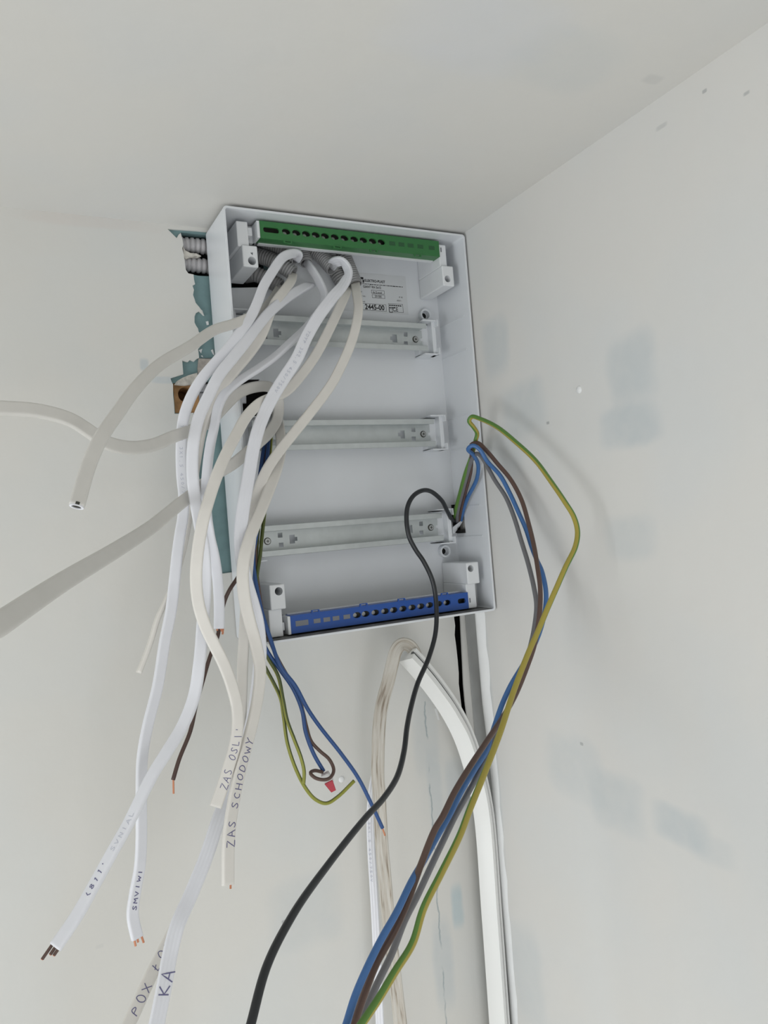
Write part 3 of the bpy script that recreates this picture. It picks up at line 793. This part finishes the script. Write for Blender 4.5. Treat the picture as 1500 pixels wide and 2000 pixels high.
def write_on(sm, fr, text, s0, direction, height, spacing, stroke, half_t, m, par, name='handwriting', flip=1, off=0.0):
    """pen strokes laid on the broad face of a cable; direction -1 reads towards the cable's start"""
    bm = bmesh.new()
    rnd = random.Random(len(text) * 31 + int(s0 * 1e4))
    for ci, ch in enumerate(text):
        jy, js, jr = rnd.uniform(-.10, .10), rnd.uniform(.85, 1.1), rnd.uniform(-.22, .22)
        if name != 'handwriting': jy, js, jr = 0, 1, 0
        for line in FONT.get(ch, []):
            if ch in 'OSCDP208R35' and len(line) > 3:
                for _ in range(2):
                    nl = [line[0]]
                    for (a, b), (a2, b2) in zip(line, line[1:]): nl += [(a * .75 + a2 * .25, b * .75 + b2 * .25), (a * .25 + a2 * .75, b * .25 + b2 * .75)]
                    line = nl + [line[-1]]
            q = []
            for (a, b), (a2, b2) in zip(line, line[1:]):
                n = 3
                for k in range(n): q.append((a + (a2 - a) * k / n, b + (b2 - b) * k / n))
            q.append(line[-1])
            P = []
            for a, b in q:
                s = s0 + direction * (ci * spacing + (a + jr * (b - .5)) * spacing * .74)
                v = ((b - .5) * js + jy - jr * (a - .5) * .5) * height * flip + off
                p, T, W, N = cable_frame(sm, fr, s)
                P.append((p + W * v + N * (half_t + .00012), N))
            L_, R_ = [], []
            for i, (p, N) in enumerate(P):
                t = (P[min(i + 1, len(P) - 1)][0] - P[max(i - 1, 0)][0])
                sd = t.cross(N)
                if sd.length < 1e-9: sd = Vector((1, 0, 0))
                sd = sd.normalized() * stroke / 2
                L_.append(bm.verts.new(p + sd)); R_.append(bm.verts.new(p - sd))
            for i in range(len(P) - 1): bm.faces.new((L_[i], L_[i + 1], R_[i + 1], R_[i]))
    return obj(name, bm, m, par)

# ------------------------------------------------------------------ cables and wires
def carry_on(P, pts):
    """cables that leave the picture go on: down towards the floor, or hanging off to the left"""
    P = list(P)
    if pts[-1][1] > 2020:
        d = (P[-1][0] - P[-2][0]).normalized(); p, v = P[-1]
        P += [(p + d * .07 + Vector((0, 0, -.04)), v), (p + d * .11 + Vector((0, 0, -.20)), v), (p + d * .12 + Vector((0, 0, -.55)), v)]
    for end in (0, -1):
        if pts[end][0] < -50:
            q = P[1] if end == 0 else P[-2]
            p, v = P[end]; d = (p - q[0]).normalized()
            add = [(p + d * .10 + Vector((0, 0, -.05)), v), (p + d * .16 + Vector((0, 0, -.20)), v), (p + d * .17 + Vector((0, 0, -.5)), v)]
            P = add[::-1] + P if end == 0 else P + add
    return P
def flat_cable(pts, w, t, m, label, group=None, lobe=.0, cores=3, extra=False, name='flat_cable', twist=0, taper_end=True):
    P = [(at(p[0], p[1], p[2]), (p[3] if len(p) > 3 else twist)) for p in pts]
    q_ = P[-1][0]; sm = spline(carry_on(P, pts), .0022); fr = frames(sm, True)
    flat_cable.L = min(sm, key=lambda e: (e[0] - q_).length)[2]
    bm = sweep(sm, fr, flat_section(w, t, cores, lobe))
    if extra:
        root = empty(name, (0, 0, 0)); tag(root, label, 'cable', group)
        o = obj('sheath', bm, m, root)
    else:
        o = obj(name, bm, m); root = tag(o, label, 'cable', group)
    return root, sm, fr
def cores_out(root, sm, fr, spec, m=COPPER, r=.0010):
    """bare copper conductor ends; spec = (offset across, length, sideways)"""
    p, _, _ = sm[-1]; T, W, N = fr[-1]
    for off, ln, sd in spec:
        bm = bmesh.new(); a = p + W * off - T * .002; b = p + W * (off + sd) + T * ln
        cyl(bm, a, b, r, 10); obj('copper_core', bm, m, root)
def wire(pts, r, m, label, group=None, copper=0, name='electrical_wire', cdir=None):
    sm = spline(carry_on([(at(*p), 0) for p in pts], pts), .0022); fr = frames(sm, False)
    bm = sweep(sm, fr, circ(r))
    if copper:
        root = empty(name); tag(root, label, 'wire', group); obj('insulation', bm, m, root)
        b2 = bmesh.new(); p = sm[-1][0]; T = fr[-1][0] if cdir is None else cdir.normalized()
        cyl(b2, p - fr[-1][0] * .001, p + T * copper, r * .45, 10); obj('copper_core', b2, COPPER, root)
    else:
        o = obj(name, bm, m); root = tag(o, label, 'wire', group)
    return root, sm, fr

GC = 'flat white cables draped over the left edge of the box'
CW, CT = .0122, .0050
# A -> leftmost hanging cable
c, sm, fr = flat_cable([(578, 508, .030), (583, 497, .043), (570, 495, .054), (552, 503, .063), (533, 529, .073), (515, 559, .083), (503, 590, .092), (490, 618, .099), (470, 647, .105), (445, 681, .110), (421, 708, .113), (392, 743, .115),
    (371, 780, .115), (358, 820, .115), (354, 873, .115), (355, 927, .115), (359, 970, .115), (357, 1012, .116), (352, 1041, .118), (346, 1084, .12), (341, 1132, .122), (334, 1192, .126, -15), (322, 1252, .13, -22), (308, 1340, .136, -28), (288, 1420, .142, -32), (278, 1480, .146, -34),
    (276, 1560, .15, -35), (276, 1640, .152, -35), (273, 1693, .154, -35), (263, 1749, .156, -32), (259, 1787, .158, -28), (268, 1832, .16, -22)], .0115, CT, WPVC, 'bright white flat cable hanging leftmost of those draped over the box, with short copper ends', GC, extra=True)
cores_out(c, sm, fr, [(-.003, .006, 0), (0, .004, 0), (.004, .007, .001)])
L_ = flat_cable.L
write_on(sm, fr, 'YDYP 3X1,5 450/750V', .32, 1, .0030, .0046, .0004, CT / 2, INKP, c, 'sheath_print', 1)
write_on(sm, fr, 'SMVIWI', L_ - .026, -1, .0042, .0064, .0009, CT / 2, INK, c, flip=-1)
# D -> second hanging cable, crossing to the lower left
c, sm, fr = flat_cable([(607, 556, .030, 60), (595, 561, .040, 35), (567, 577, .057, 10), (527, 609, .083), (500, 641, .098), (480, 668, .108), (455, 699, .118), (428, 733, .126), (408, 772, .132), (387, 820, .138), (377, 873, .142), (376, 927, .145), (382, 980, .147), (389, 1019, .147),
    (398, 1074, .145), (401, 1120, .143), (400, 1168, .143), (396, 1216, .146), (390, 1290, .153), (379, 1360, .158, 15), (357, 1417, .165, 25), (327, 1467, .173, 32), (300, 1510, .178, 38), (272, 1565, .184, 42), (250, 1610, .188, 44), (224, 1656, .192, 44), (187, 1723, .198, 42), (149, 1790, .205, 38), (108, 1850, .21, 34)],
    .0122, .0056, WPVC, 'bright white flat cable sweeping to the lower left corner, ending in three bare copper cores', GC, extra=True)
cores_out(c, sm, fr, [(-.004, .012, 0), (0, .006, 0), (.0035, .005, 0)], BROWN, .0014)
cores_out(c, sm, fr, [(-.0041, .0125, 0), (0.0001, .0065, 0), (.0036, .0055, 0)], COPPER, .0010)
L_ = flat_cable.L
write_on(sm, fr, "(811'", L_ - .042, -1, .0050, .0066, .0008, .0028, INK, c, flip=-1, off=.001)
write_on(sm, fr, 'SVNIAL', L_ - .082, -1, .0044, .0062, .0005, .0028, INKP, c, flip=-1, off=.001)
# B -> thin cream tail
flat_cable([(572, 536, .032), (569, 548, .048), (556, 566, .062), (535, 595, .074), (511, 655, .086), (487, 691, .092, 20), (460, 723, .098, 20), (437, 752, .103, 20), (415, 790, .105, 30), (400, 820, .104, 40), (388, 880, .102, 55), (376, 960, .102, 60), (364, 1040, .104, 65), (352, 1095, .107, 70), (338, 1142, .11, 80), (322, 1178, .112, 80),
    (308, 1208, .114, 80), (296, 1248, .116, 80), (282, 1287, .118, 80), (271, 1314, .12, 80)], .0112, .0048, CPVC, 'cream cable hidden among the others, its short narrow tail ending left of the bundle', GC)
# C -> dull cable to the left with a cut end
c, sm, fr = flat_cable([(548, 560, .018), (522, 598, .060), (492, 618, .092), (455, 633, .110), (420, 644, .130), (372, 676, .17), (310, 714, .215), (264, 760, .25), (229, 808, .275), (198, 854, .295), (174, 907, .31), (150, 988, .33)], .0112, .005, GPVC,
    'dull grey-white cable reaching out to the left, ending in a ragged cut end', None, extra=True)
p, _, _ = sm[-1]; T, W, N = fr[-1]
bm = bmesh.new(); ring(bm, p - T * .001, p + T * .0012, .0052, .0036, 18)
for v in bm.verts:
    q = v.co - p; v.co = p + T * q.dot(T) + W * q.dot(W) + N * q.dot(N) * .5
obj('cut_end', bm, WPVC, c)
bm = bmesh.new(); cyl(bm, p - T * .002, p + T * .0003, .0030, 12); obj('dark_core', bm, DARKM, c)
# P/J/K -> loop hanging through the opening in the back panel, both ends running out of frame to the left
flat_cable([(-70, 795, .25, -30), (0, 797, .245, -30), (77, 803, .24, -30), (138, 820, .235, -32), (174, 842, .23, -32), (205, 863, .22, -28), (248, 874, .20, -20), (295, 870, .17, -10), (341, 852, .135), (380, 838, .108), (409, 824, .098), (437, 795, .094), (466, 768, .090), (498, 756, .080), (528, 757, .066), (543, 778, .052), (543, 812, .050), (528, 842, .065), (505, 865, .085),
    (480, 886, .096), (454, 907, .102), (421, 927, .108), (395, 948, .116), (372, 968, .128), (350, 985, .15), (325, 1006, .18), (295, 1030, .215), (230, 1072, .29), (120, 1138, .40), (0, 1218, .495), (-70, 1265, .53)], .0128, .0055, GPVC,
    'dull grey-white cable looping in the box and leaving the frame twice at the left edge')
# E -> narrow cable, cut end with brown core
c, sm, fr = flat_cable([(597, 510, .018, 30), (608, 525, .033, 30), (622, 548, .042, 30), (633, 574, .050, 40), (630, 595, .056, 50), (615, 618, .062, 55), (596, 641, .068, 55), (567, 669, .077, 50), (535, 698, .086, 50), (507, 718, .093, 50), (467, 744, .102, 50), (440, 768, .109, 45), (426, 795, .113, 40), (419, 831, .116, 40), (411, 868, .12, 35), (405, 913, .124, 35), (402, 967, .126, 30),
    (404, 1010, .126, 20), (410, 1050, .126), (418, 1085, .126), (425, 1132, .126), (428, 1180, .127), (428, 1228, .128)], .0112, .0052, WPVC, 'white cable ending short in a frayed copper tip beside the left edge of the box', GC, extra=True)
cores_out(c, sm, fr, [(.003, .005, .001), (.001, .003, .002), (.0045, .006, -.001), (-.002, .002, 0)])
# F -> ribbed bright cable in the middle of the bundle
c, sm, fr = flat_cable([(646, 521, .026), (655, 512, .050, 20), (668, 511, .062, 40), (680, 529, .070, 45), (673, 552, .077, 35), (647, 584, .087, 20), (620, 621, .094), (598, 660, .099), (580, 700, .104), (556, 737, .108), (535, 771, .112), (517, 806, .116), (504, 840, .12), (494, 880, .122), (488, 915, .124), (482, 950, .126),
    (474, 1000, .128), (470, 1048, .128), (473, 1096, .124), (482, 1140, .119), (494, 1180, .115), (503, 1216, .112), (508, 1270, .112), (503, 1340, .112), (490, 1420, .116), (468, 1490, .122), (446, 1550, .13), (427, 1600, .14), (402, 1675, .152), (372, 1749, .165), (346, 1809, .178), (331, 1869, .188, -10), (321, 1925, .198, -15), (306, 2000, .21, -15), (292, 2065, .22, -15)],
    .0142, .0048, WPVC, 'ribbed bright white flat cable with faint print, leaving the bottom edge marked KA', GC, lobe=.16, cores=4, extra=True)
write_on(sm, fr, "YDYP 3X2,5 450/750V", .172, 1, .0036, .0050, .00045, .0025, INKP, c, 'sheath_print', 1)
L_ = flat_cable.L
write_on(sm, fr, "KA", L_ - .045, -1, .0105, .0115, .0011, .0024, INK, c, flip=-1, off=0)
# G -> cream cable marked ZAS OSLI
c, sm, fr = flat_cable([(678, 562, .020), (675, 574, .046), (660, 608, .062), (639, 652, .071), (617, 693, .077), (592, 728, .083), (560, 763, .092), (530, 777, .101), (507, 788, .110), (482, 813, .122), (462, 848, .136), (441, 888, .15), (424, 928, .16), (409, 972, .165), (396, 1020, .168), (386, 1080, .168), (383, 1132, .166), (388, 1180, .165), (401, 1222, .164), (420, 1262, .163),
    (437, 1297, .162, -10), (452, 1337, .162, -15), (463, 1382, .162, -15), (464, 1420, .163, -10), (459, 1455, .164), (449, 1490, .165), (436, 1533, .166), (421, 1576, .168)], .0120, .005, CPVC, 'cream flat cable with the handwriting ZAS OSLI, cut off above the lower left', GC, extra=True)
L_ = flat_cable.L
write_on(sm, fr, "ZAS OSLI'", L_ - .018, -1, .0070, .0070, .0007, .0025, INK, c, flip=-1, off=.001)
# H -> cream cable behind, leaving the frame at the bottom
c, sm, fr = flat_cable([(693, 546, .022), (696, 570, .044), (700, 600, .058), (696, 633, .068), (686, 669, .074), (671, 705, .079), (647, 751, .085), (610, 801, .091), (573, 847, .096), (545, 882, .100), (520, 920, .102), (505, 958, .102), (497, 1000, .102), (489, 1060, .102), (483, 1120, .101), (480, 1180, .10), (477, 1240, .10), (474, 1300, .10), (472, 1360, .103), (468, 1430, .108), (456, 1500, .114), (438, 1570, .122), (416, 1640, .13), (382, 1725, .14),
    (345, 1805, .15), (317, 1862, .158), (292, 1912, .167), (268, 1965, .177), (251, 2002, .184), (226, 2060, .195)], .0120, .005, CPVC, 'cream flat cable with handwritten letters leaving the bottom edge left of its neighbour', GC, extra=True)
L_ = flat_cable.L
write_on(sm, fr, "POX ŁOD'", L_ - .031, -1, .0080, .0096, .0008, .0025, INK, c, flip=-1, off=.0005)
# H2 -> cable marked ZAS SCHODOWY
c, sm, fr = flat_cable([(538, 800, -.006), (545, 832, .040), (549, 872, .068), (541, 914, .090), (525, 958, .108), (508, 1000, .124), (490, 1045, .138), (477, 1090, .146), (474, 1130, .148), (478, 1170, .148), (488, 1215, .148), (500, 1260, .148, -12), (508, 1305, .150, -24), (505, 1350, .153, -32), (496, 1400, .157, -35), (486, 1440, .160, -35), (469, 1505, .166, -34), (456, 1567, .172, -32), (447, 1633, .178, -30), (445, 1728, .185, -28)],
    .0128, .0055, CPVC, 'cream flat cable with the handwriting ZAS SCHODOWY hanging nearest in the bundle', GC, extra=True)
cores_out(c, sm, fr, [(.003, .004, 0)])
L_ = flat_cable.L
write_on(sm, fr, "ZAS SCHODOWY", L_ - .034, -1, .0078, .0088, .0009, .00275, INK, c, flip=-1, off=.0005)
# cables lying in the lower wall opening
for y0, y1, lb in ((758, 762, 'upper white cable crossing inside the lower wall opening'), (776, 780, 'lower white cable crossing inside the lower wall opening')):
    flat_cable([(385, y0, -.024), (410, y0, -.022), (440, y1, -.020), (480, y1, -.018)], .011, .006, WPVC, lb, 'cables inside the lower wall opening')

# thin loose conductors from the opening in the back panel
GW = 'thin coloured conductors hanging below the box'
r_ = .0021
BK = 22
wire([(524, 822, -.004), (525, 850, .040), (521, 900, .066), (508, 980, .084), (500, 1050, .090), (494, 1084, .095), (497, 1120, .095), (504, 1161, .095), (514, 1204, .095), (528, 1247, .097), (547, 1300, .101), (577, 1340, .101), (600, 1383, .1), (623, 1417, .1), (667, 1473, .1), (700, 1520, .1), (730, 1580, .1), (747, 1617, .1)], .0023, BLUED,
     'long dark blue wire ending in a bare copper tip over the dirty cable', GW, copper=.010, cdir=at(752, 1632, .1) - at(747, 1617, .1))
wire([(518, 822, -.004), (518, 850, .034), (505, 950, .078), (495, 1060, .086), (499, 1160, .090), (508, 1232, .092), (520, 1268, .096), (547, 1308, .094), (573, 1346, .094), (590, 1388, .094), (597, 1430, .094), (613, 1473, .095), (632, 1506, .096)], .0023, BLUED,
     'dark blue wire plugged into the red lever connector', GW)
wire([(521, 822, -.003), (522, 846, .030), (507, 970, .080), (499, 1080, .086), (510, 1180, .088), (522, 1237, .092), (538, 1277, .095), (558, 1314, .089), (580, 1350, .089), (592, 1390, .089), (599, 1420, .09), (608, 1448, .092), (625, 1467, .095), (643, 1483, .1), (652, 1504, .105), (645, 1519, .110), (632, 1523, .112), (615, 1519, .110), (606, 1510, .106), (614, 1505, .101), (630, 1508, .098)], .0020, BROWN,
     'brown wire making a small loop around the red lever connector', GW)
wire([(531, 822, -.003), (530, 848, .030), (524, 930, .068), (517, 1000, .079), (512, 1045, .085), (508, 1085, .088), (502, 1125, .090), (500, 1180, .090), (506, 1240, .093), (522, 1282, .095), (543, 1320, .095), (553, 1367, .095), (561, 1407, .095), (575, 1445, .095), (588, 1480, .095), (594, 1507, .095), (593, 1531, .095)], r_, GYW2,
     'shorter olive green and yellow wire cut off above the connector', GW)
wire([(528, 822, -.004), (527, 846, .026), (512, 950, .074), (500, 1100, .084), (499, 1220, .092), (508, 1282, .094), (520, 1307, .094), (535, 1335, .093), (548, 1364, .090), (554, 1400, .089), (561, 1450, .089), (577, 1500, .089), (598, 1541, .089), (617, 1562, .089), (638, 1569, .089), (660, 1556, .089), (692, 1525, .089)], r_, GYW2,
     'olive green and yellow wire curling up at its lower end under the connector', GW)
wire([(486, 1085, .105), (474, 1110, .118), (463, 1130, .122), (449, 1151, .116), (439, 1173, .113), (431, 1205, .111), (425, 1243, .111), (410, 1283, .112), (397, 1327, .113), (383, 1377, .114), (372, 1427, .115), (350, 1483, .116), (338, 1523, .117)], .0022, BROWN2,
     'dark brown wire with a copper tip hanging on the left among white cables', GW, copper=.014, cdir=at(339, 1549, .117) - at(338, 1523, .117))
# lever connector
cx = at(642, 1525, .098)
con = empty('lever_connector', (0, 0, 0)); tag(con, 'small clear wire connector with a red lever below the box', 'connector')
def oriented(bm, p, axis):
    T = axis.normalized(); W = T.cross(FW).normalized(); N = W.cross(T)
    Mx = Matrix((W, N, T)).transposed().to_4x4(); Mx.translation = p
    bm.transform(Mx); return bm
ax = at(652, 1543, .098) - at(632, 1507, .098)
bm = bmesh.new(); box(bm, -.0050, .0050, -.0035, .0035, -.0105, .0035, bev=.0012); obj('housing', oriented(bm, cx, ax), CLEAR, con)
bm = bmesh.new(); box(bm, -.0052, .0052, -.0046, -.0030, -.0010, .0125, bev=.0009)
for v in bm.verts:
    if v.co.z > .009: v.co.x *= .62
obj('lever', oriented(bm, cx, ax), RED, con)

# supply wires from the cut-out in the right side of the box
GS = 'supply wires looping out of the right side of the box'
rs = .0027
wire([(893, 1019, .016), (893, 1003, .030), (903, 962, .058), (914, 922, .083), (922, 897, .100), (931, 886, .112), (941, 893, .122), (950, 908, .128), (966, 937, .142), (988, 971, .162), (1004, 1010, .182), (1018, 1056, .202), (1032, 1102, .222), (1043, 1148, .24), (1048, 1182, .25), (1044, 1224, .258), (1036, 1262, .266), (1020, 1320, .276), (998, 1370, .288), (972, 1425, .302), (956, 1465, .315), (936, 1508, .332), (912, 1553, .348), (888, 1596, .36), (873, 1627, .368), (842, 1692, .38), (815, 1750, .39), (790, 1799, .40), (766, 1861, .41), (738, 1919, .42), (711, 1980, .43), (682, 2050, .44)],
     rs, GREYI, 'grey wire of the supply bundle looping out over the right edge of the box', GS)
wire([(896, 1019, .016), (899, 1001, .030), (909, 960, .058), (919, 921, .083), (921, 886, .103), (921, 868, .112), (933, 865, .117), (949, 879, .126), (972, 906, .146), (997, 936, .166), (1018, 975, .186), (1032, 1021, .206), (1043, 1067, .224), (1050, 1109, .242), (1055, 1148, .256), (1055, 1182, .265), (1051, 1222, .272), (1043, 1262, .279), (1030, 1300, .284), (1010, 1350, .292), (987, 1393, .305), (948, 1452, .332), (915, 1502, .352), (888, 1547, .367), (864, 1596, .38), (849, 1621, .386), (821, 1692, .398), (793, 1769, .41), (769, 1821, .42), (735, 1882, .43), (711, 1943, .437), (692, 1999, .444), (675, 2050, .45)],
     rs, BROWN, 'brown wire of the supply bundle looping out over the right edge of the box', GS)
wire([(900, 1019, .016), (904, 999, .032), (914, 971, .055), (931, 936, .080), (934, 909, .095), (925, 889, .108), (914, 877, .116), (924, 870, .124), (937, 878, .129), (951, 900, .134), (977, 929, .154), (995, 962, .169), (1013, 1001, .184), (1027, 1033, .194), (1039, 1070, .206), (1049, 1095, .22), (1058, 1115, .232), (1066, 1153, .246), (1066, 1180, .252), (1061, 1210, .258), (1050, 1245, .263), (1036, 1275, .268), (1016, 1308, .275), (997, 1340, .282), (981, 1375, .288), (967, 1415, .296), (950, 1466, .317), (928, 1501, .333), (901, 1545, .351), (877, 1593, .365), (855, 1631, .374), (828, 1680, .388), (803, 1723, .404), (775, 1781, .418), (744, 1836, .428), (714, 1897, .438), (692, 1950, .445), (677, 1999, .452), (660, 2050, .46)],
     rs, BLUEW, 'bright blue wire of the supply bundle looping out over the right edge of the box', GS)
wire([(890, 1018, .008), (889, 1003, .028), (899, 962, .056), (910, 922, .081), (922, 888, .100), (929, 860, .112), (932, 847, .117), (924, 833, .122), (916, 822, .124), (921, 814, .128), (940, 819, .142), (972, 835, .172), (1009, 865, .204), (1046, 900, .235), (1075, 939, .262), (1103, 980, .285), (1121, 1010, .297), (1128, 1038, .303), (1124, 1067, .307), (1105, 1107, .31), (1087, 1148, .311), (1069, 1189, .312), (1052, 1230, .314), (1035, 1268, .318), (1005, 1345, .329), (976, 1433, .349), (947, 1508, .368), (917, 1582, .386), (898, 1632, .397), (861, 1707, .412), (827, 1775, .424), (806, 1842, .434), (772, 1897, .444), (738, 1953, .453), (707, 1999, .461), (675, 2048, .47)],
     .0028, GYW, 'green and yellow earth wire bowing widest to the right over the wall', GS)
wire([(889, 1020, .008), (882, 1014, .026), (872, 995, .045), (863, 978, .060), (842, 960, .075), (825, 958, .085), (806, 970, .095), (796, 990, .100), (794, 1016, .101), (799, 1048, .101), (812, 1074, .101), (827, 1096, .101), (845, 1135, .101), (852, 1179, .102), (851, 1233, .108), (838, 1283, .122), (816, 1334, .144), (802, 1384, .172), (795, 1420, .195), (789, 1468, .225), (776, 1516, .255), (749, 1559, .285), (715, 1596, .312), (640, 1690, .37), (570, 1790, .42), (520, 1890, .45), (490, 2000, .472), (472, 2065, .48)],
     .0029, BLACKI, 'single black wire arching over the blue bar and down to the bottom edge', GS)

# ------------------------------------------------------------------ cable duct in the corner and the old cable coming out of it
P = [(at(*p[:3]), p[3]) for p in [(796, 1279, .062, 48), (818, 1303, .060, 46), (848, 1340, .056, 44), (881, 1388, .051, 40), (907, 1440, .046, 32), (929, 1510, .041, 27), (945, 1588, .036, 25), (961, 1790, .034, 25), (976, 2000, .034, 25), (987, 2160, .034, 25)]]
sm = spline(P, .006); fr = frames(sm, True)
a, b = .0116, .0085
prof = [(-a, -b), (a, -b), (a, -b * .45), (a - .006, -b * .45), (a - .006, b * .10), (a, b * .10), (a, b), (-a, b)]
bm = sweep(sm, fr, lambda i, s: prof)
for f in bm.faces: f.smooth = False
duct = empty('cable_duct'); tag(duct, 'white plastic cable duct in the corner, its upper end bent away from the wall', 'cable duct')
obj('duct_body', bm, DUCT, duct)
bm = sweep(sm, fr, lambda i, s: [(a - .0043, b * .42), (a - .0010, b * .42), (a - .0010, b * .05), (a - .0043, b * .05)] if False else [(a - .0061, -b * .43), (a - .0030, -b * .43), (a - .0030, b * .08), (a - .0061, b * .08)])
obj('duct_groove', bm, mat('duct_groove_grey', (.16, .165, .165), .6), duct)
flat_cable([(822, 1306, .056, 20), (806, 1268, .060, 15), (795, 1259, .064, 10), (783, 1259, .066, 0), (774, 1270, .066), (766, 1297, .064), (758, 1332, .062), (750, 1360, .06), (744, 1388, .058), (740, 1425, .056), (738, 1481, .055), (738, 1519, .055), (741, 1560, .055), (745, 1640, .055), (752, 1720, .055), (758, 1790, .055), (766, 1860, .055), (775, 1940, .055), (782, 2000, .055), (790, 2065, .055)],
           .0165, .0050, DIRTY, 'dirty beige old flat cable bent over the end of the duct and hanging down', None, lobe=.25, cores=3)
c, sm, fr = flat_cable([(736, 1500, .038), (728, 1540, .036), (724, 1590, .034), (725, 1652, .033), (729, 1720, .033), (733, 1790, .033), (738, 1900, .033), (742, 2000, .033), (746, 2065, .033)], .0105, .0045, WPVC, 'thin white printed cable hanging behind the dirty old cable', None, lobe=.3, cores=3, extra=True)
write_on(sm, fr, 'YDYP 3X1,5 450/750V', .04, 1, .0028, .0055, .0004, .0023, INKP, c, 'sheath_print', 1, off=-.002)
